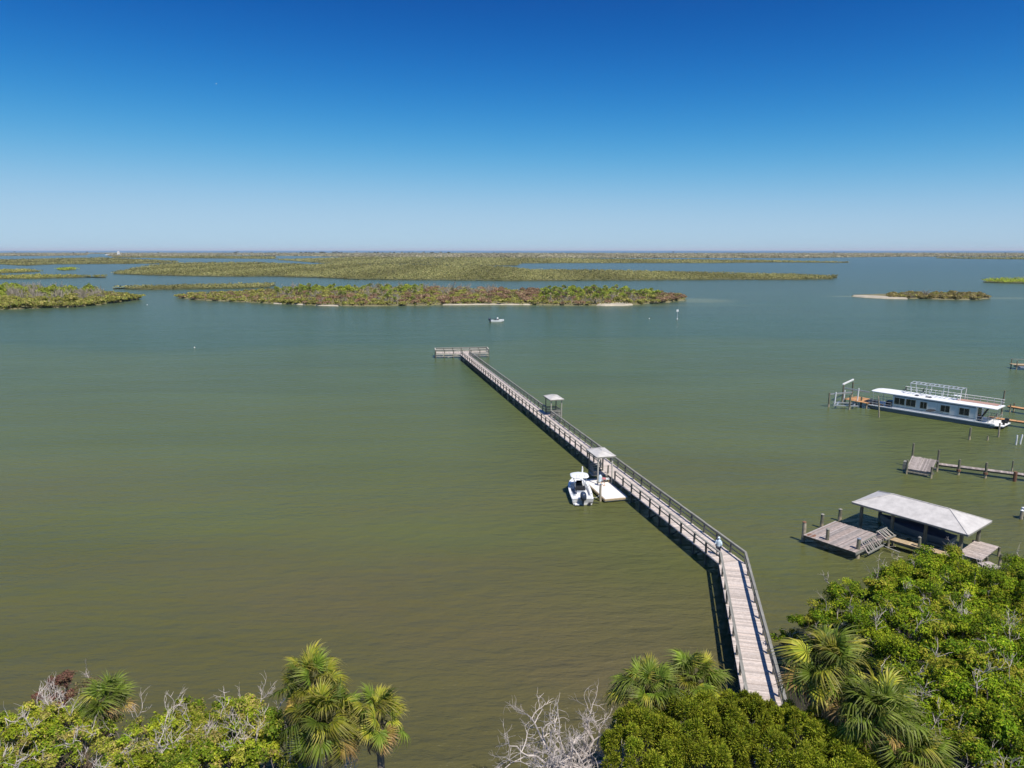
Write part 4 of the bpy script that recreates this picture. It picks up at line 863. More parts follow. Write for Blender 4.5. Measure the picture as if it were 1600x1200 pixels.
# old broken dock
q0 = at(1416, 732, .7)[:2]; q1 = at(1457, 739, .7)[:2]; od = unit(q1 - q0); on = np.array([-od[1], od[0]]); OW = np.linalg.norm(q1 - q0); ODp = 3.6; zb = 1.55
t = thing('old_dock_platform', 'old grey tilted dock platform with tall posts below the houseboat', 'dock', (q0[0], q0[1], 0)); m_ = MB(); k = int(OW / .15)
for i in range(k):
    a = od * (i + .5) * .15; b = a + on * (ODp + r.normal(0, .08)); tn = r.uniform(.6, 1.2); m_.beam((*a, .7 + r.normal(0, .01)), (*b, zb + r.normal(0, .02)), .135, .04, tn)
o = m_.build('decking', M['old_deck'], t); o['kind'] = 'stuff'
for f in (0.02, .45, .98): a = on * ODp * f; MB().beam((*(a - od * .15), .7 + (zb - .7) * f - .12), (*(a + od * (OW + .15)), .7 + (zb - .7) * f - .12), .06, .2).build('joist', M['old_deck'], t)
MB().beam((-.1, -.12, .38), (*(od * OW + on * -.12), .34), .08, .16).build('front_beam', M['pale_pile'], t)
for a, h in ((od * .1 - on * .1, 1.9), (od * (OW - .1) - on * .1, 1.5), (on * (ODp + .1), 3.3), (od * OW + on * (ODp + .1), 2.9)): MB().tube([(*a, -.8), (*a, h)], [.15, .13], 8).build('post', M['pile'], t)
for z, u in ((.55, -.35), (1.1, -.3)): a = od * u + on * 1.2; MB().box((*a, z), (.5, .7, .5), np.stack([[od[0], od[1], 0], [on[0], on[1], 0], [0, 0, 1]], 1)).build('side_box', M['rail'], t)
p0 = at(1463, 724, .85)[:2]; p1 = at(1600, 741, .85)[:2]; d = unit(p1 - p0); L = np.linalg.norm(p1 - p0)
t = walkway('old_walkway', 'long narrow grey walkway leading from the old tilted platform to the right', p0, p0 + d * (L + 9), .85, .85, 'old_deck', pm='pile', tone=(.75, 1.25))
for x, yb, yt in ((1497, 742, 718), (1539, 747, 723)):
    q = at(x, yb)[:2] - p0; h = zat(x, yt, at(x, yb)[1]); MB().tube([(*q, -.8), (*q, h)], [.17, .15], 8).build('pile', M['pile'], t); MB().tube([(q[0], q[1], .5), (q[0], q[1], .75)], .26, 8).build('collar', M['rust'], t)
q = at(1585, 752)[:2] - p0; MB().tube([(*q, -.8), (*q, 1.25)], [.2, .22], 9).build('pile', M['rust'], t)
q = at(1581, 737)[:2] - p0; MB().tube([(*q, -.8), (*q, 1.5)], .09, 8).build('pile', M['pile'], t)

# ------------------------------------------------------------------ boathouse
bu = np.array([.607, -.795]); bv = np.array([.795, .607]); bc = np.array([40.77, 66.9]); BL_, BW_ = 10.85, 5.6
ang = math.atan2(bv[1], bv[0])     # local x = across (away from the shore), local -y = along bu
bh = thing('boathouse', 'open boathouse with a grey hipped metal roof on wooden posts', 'boathouse', (bc[0], bc[1], 0), ang)
hip_roof(bh, BW_ - 1.2, BL_ - 1.2, 3.05, 1.05, .6, M['roof'], ridge=BL_ / 2 - 2.7)
for sx in (-1, 1):
    for k in range(4): y = -BL_ / 2 + .75 + (BL_ - 1.5) * k / 3; MB().tube([(sx * (BW_ / 2 - .7), y, -.9), (sx * (BW_ / 2 - .7), y, 2.95)], [.19, .16], 9).build('post', M['pile'], bh)
    MB().beam((sx * (BW_ / 2 - .7), -BL_ / 2 + .3, 2.85), (sx * (BW_ / 2 - .7), BL_ / 2 - .3, 2.85), .1, .25).build('beam', M['post'], bh)
for k in range(4): y = -BL_ / 2 + .75 + (BL_ - 1.5) * k / 3; MB().beam((-BW_ / 2 + .7, y + .1, 2.8), (BW_ / 2 - .7, y + .1, 2.8), .1, .2).build('tie_beam', M['post'], bh)
for sx in (-1, 1): MB().beam((sx * .55, -3.2, .36), (sx * .55, 3.4, .36), .2, .2).build('lift_bunk', M['pile'], bh)
for y in (-2.6, 2.8): MB().beam((-2.0, y, .14), (2.0, y, .14), .15, .2).build('lift_beam', M['alu'], bh)
bm = bc + bu * -.2; bay_boat('covered_boat', 'boat under a navy cover in the shade of the boathouse', (bm[0], bm[1], .62), math.atan2(-bu[1], -bu[0]), 7.0, 2.0, False, 'hull_grey', True)
def wl(p): return np.array(p[:2])
q = [wl(at(*s_, .9)) for s_ in ((1255, 836), (1308, 813), (1366, 834), (1337, 861))]
ld = thing('side_deck', 'square weathered wooden deck left of the boathouse', 'deck', (q[0][0], q[0][1], 0)); d1 = unit(q[1] - q[0]); d2 = unit(q[3] - q[0]); d2 = np.array([d1[1], -d1[0]]); L1, L2 = 6.1, 5.3
m_ = MB()
for i in range(int(L2 / .155)):
    a = d2 * (i + .5) * .155; b = a + d1 * (L1 + r.normal(0, .03)); tn = r.uniform(.66, 1.2); w = r.uniform(-.04, .08); m_.beam((*a, .9 + r.normal(0, .004)), (*b, .9 + r.normal(0, .004)), .143, .045, (tn, tn * (1 - w), tn * (1 - w * 1.6)))
o = m_.build('decking', M['old_deck'], ld); o['kind'] = 'stuff'
for f in np.linspace(.02, .98, 4): a = d1 * L1 * f; b = a + d2 * L2; MB().beam((*a, .74), (*b, .74), .06, .22).build('joist', M['pile'], ld)
for f in (0., 1.): a = d2 * L2 * f; MB().beam((*(a - d1 * .02), .76), (*(a + d1 * L1), .76), .05, .2).build('edge_board', M['rail'], ld)
m_ = MB(); q_ = rng(8); m_.add([(*(d1 * (.55 + .5 * math.cos(a) * q_.uniform(.7, 1.1)) + d2 * (.55 + .42 * math.sin(a))), .928) for a in np.linspace(0, 6.28, 13)[:-1]], [tuple(range(12))]); m_.build('rust_stain', M['rust'], ld)
pile(1254.5, 846, 816, 'white streaked pile at the left corner of the square deck', 'pale_pile', .19, cap='rust')
pile(1291, 857, 827, 'dark pile halfway along the near edge of the square deck', 'pile', .17, cap='rail')
pile(1339.5, 872, 842, 'pile at the nearest corner of the square deck by the slatted frame', 'pile', .18, cap='grey')
pile(1283.5, 825, 804, 'grey capped pile on the far left edge of the square deck', 'pile', .17, cap='rail')
pile(1311.5, 814, 796, 'stout pile at the back corner of the square deck', 'pile', .19, cap='rail')
pile(1434, 868, 840, 'grey pile standing in front of the tan boathouse walkway', 'pile', .14, cap='rail')
pile(1562, 884, 866, 'thin grey pile right of the boathouse end deck', 'pile', .12)
# fallen slatted frames on the right edge of the deck
def slat_frame(label, a, d, n, L, z0, z1, W, cnt):
    t = thing('slatted_frame', label, 'broken railing', (a[0], a[1], 0))
    for z, off in ((z0, 0), (z1, W)): p = n * off; MB().beam((*p, z), (*(p + d * L), z + .1), .1, .14).build('rail', M['rail'], t)
    for k in range(cnt): p = d * L * (k + .5) / cnt; e = p + n * W + d * r.normal(0, .08); MB().beam((*p, z0 + .09), (*e, z1 + .08 + r.normal(0, .04)), .16, .04).build('slat', M['rail'] if k % 3 else M['old_deck'], t)
qa = wl(at(1343, 857, .8)); slat_frame('fallen slatted rail on the near side of the square deck', qa, unit(wl(at(1384, 838, .8)) - qa), np.array([.75, -.66]), 2.9, 1.3, .5, .75, 8)
qa = wl(at(1369, 836, 1.2)); slat_frame('broken slatted frame lying between the deck and the boathouse walkway', qa, unit(np.array([.85, .5])), np.array([.6, -.8]), 1.7, 1.5, 1.0, .9, 6)
qa = wl(at(1371, 853, .4)); m_ = thing('loose_lumber', 'jumble of loose pale boards hanging below the broken frame', 'lumber', (qa[0], qa[1], 0))
for k in range(8): e = r.uniform(-.5, .9, 2); f = e + unit(r.normal(size=2)) * r.uniform(.7, 1.5); MB().beam((*e, r.uniform(.25, .75)), (*f, r.uniform(.25, .8)), .14, .04).build('board', M['pale_pile'] if k % 2 else M['rail'], m_)
wa = wl(at(1384, 838.5, .9)); wb = wl(at(1492, 869, .9)); walkway('boathouse_walkway', 'tan plank walkway along the near side of the boathouse', wa, wb, .85, .9, 'tan_wood', pilepos=(.5, 5.6), ph=.02, tone=(.9, 1.1))
q = [wl(at(*s_, .9)) for s_ in ((1505, 866), (1523, 845.5), (1560, 854), (1524, 874))]
a = (q[0] + q[3]) / 2; b = (q[1] + q[2]) / 2; walkway('end_deck', 'pale plank deck at the shore end of the boathouse', a, b + unit(b - a) * .3, 1.9, .9, 'old_deck', 'deck', pilepos=(1.2, 4.6), ph=.0, tone=(1.0, 1.5))
a2 = q[2]; walkway('shore_gangway', 'grey plank gangway running from the end deck into the trees', a - bv * .2 + bu * 1.2, a + bu * 1.2 + np.array([1.5, -6.5]), 1.2, .9, 'old_deck', 'gangway', tone=(.9, 1.4))

# ------------------------------------------------------------------ markers, floats, bird
b = at(1058, 499); t = thing('channel_marker', 'slim channel marker post standing in the water right of the island', 'channel marker', (b[0], b[1], 0))
MB().tube([(0, 0, -1), (0, 0, 4.0)], [.16, .13], 8).build('pole', M['alu'], t); MB().box((0, -.16, 3.7), (.9, .05, .9)).build('board', M['white'], t); MB().tube([(0, 0, 0), (0, 0, .5)], .3, 8).build('collar', M['white'], t)
for x, y, l in ((1014.5, 498, 'white float left of the channel marker'), (304, 543.5, 'lone white float far left on the open water'), (230, 476.5, 'white float off the tip of the left island')):
    b = at(x, y); t = thing('mooring_float', l, 'float', (b[0], b[1], 0)); m_ = MB(); m_.loft([[(.2 * math.sin(e) * math.cos(a), .2 * math.sin(e) * math.sin(a), .08 - .2 * math.cos(e)) for a in np.linspace(0, 6.283, 11)[:-1]] for e in np.linspace(.05, 3.09, 8)], close=True); m_.build('ball', M['white'], t, smooth=True); MB().tube([(0, 0, .22), (0, 0, .4)], .03, 6).build('eye', M['alu'], t)
bp = np.array([0, 0, CAM_H]) + 270 * np.array([(338 - 800) / FOC, math.cos(PITCH) + 469 / FOC * math.sin(PITCH), -math.sin(PITCH) + 469 / FOC * math.cos(PITCH)])
gt = thing('gull', 'white gull gliding alone high in the blue sky', 'bird', bp, .4)
m_ = MB(); m_.tube([(-.25, 0, 0), (-.1, 0, .02), (.12, 0, .02), (.24, 0, .03), (.3, 0, .02)], [.02, .08, .09, .05, .01], 8); m_.add([(-.22, 0, .01), (-.42, .09, 0), (-.42, -.09, 0)], [(0, 1, 2), (2, 1, 0)]); m_.build('body', M['white'], gt, smooth=True)
for s in (-1, 1):
    m_ = MB(); top = [(.1, s * .06, .05), (.14, s * .4, .16), (-.02, s * .78, .06), (-.1, s * .42, .13), (-.1, s * .06, .04)]; m_.add(top + [(x, y, z - .015) for x, y, z in top], [(0,1,3,4), (1,2,3), (9,8,6,5), (8,7,6), (0,5,6,1), (1,6,7,2), (2,7,8,3), (3,8,9,4)]); m_.build('wing', M['white'], gt)

# ------------------------------------------------------------------ person on the pier
def skin_body(name, V, Ed, R_, mat, parent, root=0, sub=2):
    me = bpy.data.meshes.new(name); me.from_pydata(V, Ed, []); o = link(name, me, parent); me.materials.append(mat)
    md = o.modifiers.new('skin', 'SKIN'); sv = me.skin_vertices[0].data
    for i, q in enumerate(R_): sv[i].radius = (q, q) if isinstance(q, (int, float)) else q
    sv[root].use_root = True; s2_ = o.modifiers.new('sub', 'SUBSURF'); s2_.levels = sub; s2_.render_levels = sub
    for p in me.polygons: p.use_smooth = True
    md.use_smooth_shade = True; return o
pp = np.array([18.95, 60.75]); pn = thing('person', 'person in a light blue hooded shirt standing at the bend of the pier', 'person', (pp[0], pp[1], DK), math.radians(165))
# facing local +y
V = [(0, 0, .92), (0, 0, 1.12), (0, .01, 1.36), (0, 0, 1.48), (0, .01, 1.56), (0, .02, 1.66), (0, .01, 1.72)]
E_ = [(0, 1), (1, 2), (2, 3), (3, 4), (4, 5), (5, 6)]; R_ = [(.15, .11), (.145, .105), (.17, .11), (.07, .06), (.06, .065), (.075, .095), (.055, .07)]
def chain(start, pts, rad):
    prev = start
    for p, q in zip(pts, rad): V.append(p); R_.append(q); E_.append((prev, len(V) - 1)); prev = len(V) - 1
    return prev
for s in (-1, 1):
    w = chain(2, [(s * .19, 0, 1.38), (s * .25, .02, 1.12), (s * .23, .17, .93)], [.06, .045, .032])
    hd = chain(w, [(s * .225, .23, .90)], [.036])
    for k, L_ in enumerate((.06, .075, .08, .07)): chain(hd, [(s * (.20 + .017 * k), .28, .885), (s * (.20 + .017 * k), .28 + L_ * .6, .86)], [.009, .008])
    chain(hd, [(s * .19, .25, .90), (s * .175, .28, .885)], [.011, .009])
    a_ = chain(0, [(s * .10, 0, .84), (s * .11, .03 * s, .48), (s * .115, -.02 + .03 * s, .09), (s * .12, .12 + .03 * s, .035)], [.09, .06, .042, .035])
skin_body('body', V, E_, R_, M['skin'], pn)
def sleeve(rows, name, mat): m_ = MB(); m_.loft(rows, close=True, capa=True, capb=True); return m_.build(name, mat, pn, smooth=True)
def ring(c, rx, ry, n=14): return [(c[0] + rx * math.cos(a), c[1] + ry * math.sin(a), c[2]) for a in np.linspace(0, 2 * math.pi, n + 1)[:-1]]
sleeve([ring((0, 0, .82), .20, .155), ring((0, 0, .95), .195, .15), ring((0, 0, 1.15), .19, .145), ring((0, .01, 1.34), .225, .15), ring((0, .01, 1.44), .19, .12), ring((0, 0, 1.5), .09, .085)], 'shirt', M['blue_cloth'])
for s in (-1, 1):
    m_ = MB(); m_.tube([(s * .15, 0, 1.43), (s * .21, 0, 1.34), (s * .265, .02, 1.12), (s * .24, .15, .95)], [.085, .085, .07, .05], 9); m_.build('sleeve', M['blue_cloth'], pn, smooth=True)
    sleeve([ring((s * .11, .01, .42), .095, .1), ring((s * .105, .01, .65), .105, .12), ring((s * .085, 0, .9), .125, .135)], 'shorts_leg', M['navy'])
    sleeve([ring((s * .12, .05 + .03 * s, .0), .052, .14), ring((s * .12, .05 + .03 * s, .05), .05, .135), ring((s * .118, .01 + .03 * s, .10), .045, .07)], 'shoe', M['dark'])
m_ = MB(); m_.loft([ring((0, -.02, 1.5), .12, .11), ring((0, -.03, 1.6), .125, .12), ring((0, -.025, 1.7), .115, .12), ring((0, -.01, 1.77), .075, .085), ring((0, 0, 1.795), .02, .02)], close=True, capb=True); m_.build('hood', M['blue_cloth'], pn, smooth=True)
m_ = MB(); m_.loft([ring((0, .06, 1.715), .10, .14), ring((0, .06, 1.73), .10, .14)], close=True, capa=True, capb=True); m_.build('cap_brim', M['white'], pn)
for s in (-1, 1): MB().tube([(s * .033, .105, 1.655), (s * .033, .118, 1.655)], .012, 6).build('eye', M['dark'], pn)
m_ = MB(); m_.tube([(0, .10, 1.645), (0, .135, 1.61), (0, .105, 1.60)], [.01, .018, .012], 6); m_.build('nose', M['skin'], pn)
m_ = MB(); m_.box((0, .105, 1.575), (.05, .012, .012)); m_.build('mouth', M['rust'], pn)

# ------------------------------------------------------------------ near vegetation
GZ = 0.3
def limb(mb, a, b, r0, r1, q, n=5, wob=.12, seg=4, col=1.0):
    a = np.array(a, float); b = np.array(b, float); L = np.linalg.norm(b - a); P = []
    for k in range(seg + 1):
        t = k / seg; p = a + (b - a) * t
        if 0 < k < seg: p = p + q.normal(0, wob * L * .35, 3)
        P.append(p)
    mb.tube(P, [r0 + (r1 - r0) * k / seg for k in range(seg + 1)], n, col, cap=False); return P
def twigs(mb, start, d, L, rad, lev, q, n=4, spread=.75, lift=.1, kids=(2, 4)):
    """gnarled dead branches, each forking into thinner ones"""
    p = np.array(start, float); P = [p]; d = unit(np.array(d, float)); m_ = 4
    for k in range(m_):
        d = unit(d + q.normal(0, .22, 3) + np.array([0, 0, lift * .3])); p = p + d * L / m_; P.append(p)
    mb.tube(P, list(np.linspace(rad, rad * .5, m_ + 1)), max(3, n), q.uniform(.8, 1.1), cap=False)
    if lev <= 0: return
    for k in range(q.integers(*kids) + 1):
        i = q.integers(1, m_ + 1); dd = unit(d + q.normal(0, spread, 3) + np.array([0, 0, lift])); twigs(mb, P[i], dd, L * q.uniform(.5, .8), rad * (.62 if i < m_ else .5), lev - 1, q, n - 1, spread, lift, kids)
def broadleaf(name, label, cat, px, py, zc, rx, rz, seed, leaves, size, cols, clumps=60, group=None, deadtwigs=6, spread=.3, twigcol=None, skyward=.45, clr=(.22, .64)):
    q = rng(seed); c = at(px, py, zc); base = np.array([c[0] + q.normal(0, .3), c[1] - .3, GZ]); t = thing(name, label, cat, base, 0, group)
    C = np.array([c[0] - base[0], c[1] - base[1], zc - base[2]])
    # clump centres over the crown, uneven outline
    d = unit(q.normal(size=(clumps, 3))); d[:, 2] = np.where(d[:, 2] < -.15, -d[:, 2] * .6, d[:, 2]); rr = q.uniform(.45, 1.06, clumps) ** .6
    rr *= 1 + .13 * np.sin(3 * np.arctan2(d[:, 1], d[:, 0]) + seed)
    CC = C + d * rr[:, None] * np.array([rx, rx, rz]); cr = q.uniform(*clr, clumps) * (rx / 3.5) ** .4
    m_ = MB(); fork = np.array([q.normal(0, .2), q.normal(0, .2), max(.6, C[2] * .35)])
    limb(m_, (0, 0, -.2), fork, .10 + rx * .035, .08 + rx * .025, q, 7); trunk = m_.build('trunk', M['bark'], t)
    m_ = MB(); hubs = [C + np.array([math.cos(a) * rx * .45, math.sin(a) * rx * .45, -rz * .15]) for a in np.arange(6) * 1.05 + q.random()]
    for h in hubs: limb(m_, fork, h, .06 + rx * .015, .05, q, 5, .2)
    for k in range(clumps): h = min(hubs, key=lambda g: np.linalg.norm(g - CC[k])); limb(m_, h, CC[k], .04, .015, q, 4, .2, 3)
    m_.build('limbs', M['bark'], t)
    wts = q.uniform(.15, 1.0, clumps) * cr ** 2; n = leaves; k = q.choice(clumps, n, p=wts / wts.sum()); dd = unit(q.normal(size=(n, 3))); dd[:, 2] = np.where(q.random(n) < .55, np.abs(dd[:, 2]), dd[:, 2])
    sh = q.uniform(.25, 1.0, n) ** .55; lump = 1 + .35 * np.sin(dd[:, 0] * 5 + k) * np.sin(dd[:, 1] * 5 + 2 * k)
    P = CC[k] + dd * (sh * lump * cr[k])[:, None] * np.array([1, 1, .72])
    nn = unit(dd * .5 + np.array([0, 0, skyward]) + q.normal(0, .45, (n, 3))); ax = unit(np.cross(nn, q.normal(size=(n, 3)))); sd = np.cross(nn, ax)
    s = size * (q.uniform(.65, 1.35, n) * q.uniform(.75, 1.3, clumps)[k])[:, None]; cols = np.array(cols); ct = q.uniform(.78, 1.2, clumps); ci = q.integers(0, len(cols), clumps)
    base_c = np.where((q.random(n) < .6)[:, None], cols[ci[k]], cols[q.integers(0, len(cols), n)]); cc = base_c * (q.uniform(1 - spread, 1 + spread, n) * ct[k])[:, None]
    link('crown', quads_mesh('crown', P, ax * s, sd * s * .5, cc, M['leaf']), t)
    if deadtwigs:
        m_ = MB()
        for j in range(deadtwigs): i = q.integers(0, clumps); twigs(m_, CC[i] - np.array([0, 0, .2]), d[i] * np.array([.6, .6, .6]) + np.array([0, -.1, .75]), q.uniform(.6, 1.2), .03, 2, q, 4, .6, .15)
        o = m_.build('dead_twigs', M['deadwood'], t); o['kind'] = 'stuff'
    return t
YG = [(0.26, 0.315, 0.018), (0.31, 0.35, 0.025), (0.17, 0.24, 0.015), (0.38, 0.37, 0.06), (0.12, 0.18, 0.015), (0.33, 0.28, 0.08)]
MGN = [(0.19, 0.29, 0.011), (0.25, 0.34, 0.015), (0.12, 0.20, 0.010), (0.33, 0.38, 0.022), (0.33, 0.31, 0.035), (0.09, 0.15, 0.010)]
right = [(1480, 928, 4.6, 4.4, 2.7, 'crown reaching up to the boathouse end deck'), (1588, 945, 4.6, 4.2, 2.4, 'cut by the right edge below the boathouse'), (1385, 962, 4.2, 3.6, 2.2, 'whose left side overhangs open water'),
         (1300, 988, 3.6, 2.5, 1.5, 'at the left tip of the right hand trees'), (1445, 1020, 5.2, 3.9, 2.6, 'behind the two big palms'), (1545, 1020, 5.2, 4.0, 2.6, 'in the middle of the right hand trees'),
         (1612, 1075, 5.6, 3.8, 2.6, 'at the right edge halfway down the grove'), (1492, 1108, 5.6, 3.6, 2.5, 'just right of the lower big palm'), (1578, 1165, 5.6, 3.6, 2.5, 'in the bottom right corner'), (1490, 1190, 5.0, 3.0, 2.2, 'at the bottom edge right of the big palms')]
for k, (x, y, z, a, b, l) in enumerate(right):
    broadleaf('mangrove_tree', 'dense green leafy tree ' + l, 'tree', x, y, z, a, b, 400 + k, int(4200 * a * a), .066, MGN, int(13 * a * a), 'trees of the right hand grove', 16)
broadleaf('mangrove_branch_bush', 'low green bush reaching out beside the pier railing', 'bush', 1228, 1000, 1.6, 1.15, .6, 431, 2600, .09, MGN, 16, None, 2)
left = [(28, 1152, 4.9, 2.4, 1.5, 'at the far left edge'), (112, 1140, 4.9, 2.3, 1.4, 'left of the half hidden palm'), (225, 1162, 4.9, 2.2, 1.4, 'right of the half hidden palm'), (300, 1140, 4.9, 2.3, 1.4, 'in the middle of the left hand bushes'),
        (382, 1140, 4.9, 2.2, 1.5, 'with bleached twigs left of the palm trio'), (425, 1178, 5.0, 2.0, 1.5, 'against the lower palm of the trio'), (330, 1192, 5.0, 2.2, 1.4, 'at the bottom edge below the twiggy bush'), (232, 1205, 5.0, 2.0, 1.2, 'at the bottom edge below the half hidden palm'), (0, 1203, 5.0, 1.8, 1.2, 'in the bottom left corner')]
for k, (x, y, z, a, b, l) in enumerate(left):
    broadleaf('leafy_bush', 'yellow green leafy bush ' + l, 'bush', x, y + 12, z, a, b, 500 + k, int(3600 * a * a), .062, YG, int(12 * a * a), 'bushes along the near left shore', 12)
broadleaf('red_bush', 'reddish bare bush standing behind the left bushes', 'bush', 90, 1084, 4.6, 1.2, 1.05, 541, 4200, .05, [(0.17, 0.07, 0.05), (0.22, 0.11, 0.08), (0.13, 0.08, 0.05)], 18, None, 2)
broadleaf('red_bush', 'small brownish bush peeping out left of the half hidden palm', 'bush', 135, 1082, 4.6, .8, .7, 542, 1200, .05, [(0.20, 0.13, 0.08), (0.14, 0.13, 0.05)], 12, None, 2)
# brown thickets of dead stems
for k, (x, y, l) in enumerate(((62, 1188, 'brown thicket of dead stems in the bottom left corner'), (140, 1196, 'brown thicket of dead stems under the half hidden palm'))):
    q = rng(560 + k); c = at(x, y, 4.6); t = thing('dead_thicket', l, 'dead shrub', (c[0], c[1], GZ)); m_ = MB(); h = 4.4
    for j in range(26): a = q.normal(0, .9, 2); twigs(m_, (a[0] * .3, a[1] * .3, h - 2.6), (a[0] * .5, a[1] * .5, 1.5), q.uniform(1.6, 2.6), .035, 2, q, 4, .55, .1)
    m_.build('stems', surf('brown_dead_stems', (0.26, 0.19, 0.13), .9, .25, 6), t); m_ = MB(); limb(m_, (0, 0, -.3), (0, 0, h - 2.2), .2, .12, q, 6); m_.build('stump', M['bark'], t)
# bleached dead trees
def dead_tree(label, px, py, zc, rad, seed, n0=9, lev=4, trunk=True, lean=(0, 0)):
    q = rng(seed); c = at(px, py, zc); t = thing('dead_tree', label, 'dead tree', (c[0] + lean[0], c[1] - .3, GZ)); h = zc - GZ - rad * .55
    m_ = MB(); P = limb(m_, (0, 0, -.3), (-lean[0] * .8, 0, h), .22, .13, q, 7, .1, 5); m_.build('trunk', M['bark'], t)
    m_ = MB(); top = np.array(P[-1])
    for k in range(n0):
        a = 2 * math.pi * k / n0 + q.normal(0, .25); e = q.uniform(.1, 1.25); d = np.array([math.cos(a) * math.cos(e), math.sin(a) * math.cos(e), math.sin(e)])
        st = top - np.array([0, 0, q.uniform(0, rad * .5)]); twigs(m_, st, d, rad * q.uniform(.55, .8), .085, lev, q, 5, .8, .08)
    m_.build('branches', M['deadwood'], t)
dead_tree('bare bleached dead tree at the bottom centre of the view', 893, 1134, 6.9, 2.9, 612, 11, 4)
dead_tree('bleached dead branches in front of the palm trio', 525, 1192, 5.6, 1.7, 605, 7, 3)
dead_tree('silvery dead branches sticking up behind the left bushes', 340, 1128, 5.3, 1.2, 603, 6, 3)

# cedars: rounded tufts of fine sprays
def cedar(label, px, py, zc, rx, rz, seed, tufts=70, per=230):
    q = rng(seed); c = at(px, py, zc); t = thing('cedar_tree', label, 'tree', (c[0], c[1], GZ), 0, 'cedars beside the pier'); C = np.array([0, 0, zc - GZ])
    m_ = MB(); limb(m_, (0, 0, -.2), C - np.array([0, 0, rz * .3]), .16, .08, q, 7); m_.build('trunk', M['bark'], t)
    d = unit(q.normal(size=(tufts, 3))); d[:, 2] = np.where(d[:, 2] < -.1, -d[:, 2], d[:, 2]); T = C + d * (q.uniform(.55, 1, tufts) ** .6)[:, None] * np.array([rx, rx, rz]); tr_ = q.uniform(.3, .62, tufts)
    m_ = MB()
    for k in range(tufts): limb(m_, C * .7, T[k], .04, .015, q, 4, .15, 3)
    m_.build('limbs', M['bark'], t)
    n = tufts * per; k = np.repeat(np.arange(tufts), per); dd = unit(q.normal(size=(n, 3)) + d[k] * .35 + np.array([0, 0, .45])); s = q.uniform(.3, 1.0, n) ** .6
    P = T[k] + dd * (s * tr_[k])[:, None] * np.array([.8, .8, 1.25]); ax = unit(dd + q.normal(0, .35, (n, 3))) * (.085 * q.uniform(.6, 1.4, n))[:, None]; sd = unit(np.cross(ax, q.normal(size=(n, 3)))) * .022
    cols = np.array([(0.23, 0.28, 0.016), (0.28, 0.32, 0.022), (0.17, 0.22, 0.016), (0.34, 0.34, 0.035)]); cc = cols[q.integers(0, 4, n)] * (q.uniform(.75, 1.25, n) * q.uniform(.8, 1.25, tufts)[k])[:, None]
    link('crown', quads_mesh('crown', P, ax, sd, cc, M['leaf']), t); return t
for k, (x, y, z, a, b, l) in enumerate(((1005, 1178, 6, 1.9, 1.5, 'dark olive cedar next to the bleached dead tree'), (1085, 1160, 6, 2.1, 1.8, 'dark olive cedar in front of the twin palms'), (1165, 1160, 6, 2.0, 1.8, 'dark olive cedar at the foot of the pier'), (1245, 1175, 6, 1.9, 1.7, 'dark olive cedar hiding the shore end of the pier'), (1318, 1200, 6, 1.7, 1.5, 'dark olive cedar at the bottom edge below the lower big palm'), (1120, 1128, 4.6, 1.5, 1.4, 'small cedar between the twin palms and the pier'))):
    cedar(l, x, y, z, a, b, 640 + k, int(19 * a * a), 520)

# cabbage palms
def frond_mesh(seed, cols, droop=.5, nseg=30, Lp=1.0, Lb=.92, spread=112, fold=.22, tip=None, wid=.07):
    q = rng(seed); V = []; Fc = []; Cc = []
    def strip(rows, cs):
        b = len(V)
        for (a, c_) in zip(rows, cs): V.extend(a); Cc.extend([c_] * 2)
        for i in range(len(rows) - 1): Fc.append((b + 2*i, b + 2*i+1, b + 2*i+3, b + 2*i+2))
    ct = np.array(cols[0]); tipc = np.array(tip if tip is not None else cols[-1])
    P = [np.array([Lp * t, 0, .16 * math.sin(t * 2.2) * Lp]) for t in np.linspace(0, 1, 5)]
    for o_ in (np.array([0, .02, 0]), np.array([0, 0, .02])): strip([(p - o_, p + o_) for p in P], [np.array((.16, .17, .05))] * 5)
    H = P[-1]
    for k in range(nseg):
        f = (k + .5) / nseg * 2 - 1; ph = math.radians(spread * f + q.normal(0, 2)); L = Lb * (1 - .28 * abs(f) ** 1.5) * q.uniform(.9, 1.08); org = H + np.array([.32 * (1 - abs(f)), 0, 0])
        d = np.array([math.cos(ph), math.sin(ph), 0]); sd = np.array([-d[1], d[0], 0]); tw = (.42 if k % 2 else -.42) + q.normal(0, .15); dr = droop * q.uniform(.4, 1.7); rows = []; cs = []; c0 = np.array(cols[q.integers(0, len(cols))]) * q.uniform(.8, 1.2)
        for s, w in ((0, .12), (.28, .62), (.52, 1.0), (.8, .55), (1.0, .06)):
            z = fold * abs(math.sin(ph)) * s * L - dr * L * s ** 3 * .8; p = org + d * L * s * (1 - .18 * dr * s * s) + np.array([0, 0, z]); h = wid * w * .5
            o_ = sd * h * math.cos(tw) + np.array([0, 0, 1]) * h * math.sin(tw); rows.append((p - o_, p + o_)); m_ = min(1, max(0, (s - .55) / .45)); cs.append(c0 * (1 - m_) + tipc * m_)
        strip(rows, cs)
    me = bpy.data.meshes.new('frond'); me.from_pydata([tuple(map(float, v)) for v in V], [], Fc); a = me.color_attributes.new('Col', 'FLOAT_COLOR', 'POINT')
    c4 = np.ones((len(V), 4), np.float32); c4[:, :3] = np.clip(np.array(Cc), 0, 1); a.data.foreach_set('color', c4.ravel()); me.materials.append(M['frond']); return me
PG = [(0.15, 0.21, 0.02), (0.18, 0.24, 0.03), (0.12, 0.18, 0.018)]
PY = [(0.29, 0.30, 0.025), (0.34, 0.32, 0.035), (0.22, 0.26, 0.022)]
PO = [(0.38, 0.27, 0.06), (0.33, 0.22, 0.07)]
PD = [(0.36, 0.25, 0.16), (0.42, 0.33, 0.24), (0.28, 0.19, 0.12)]
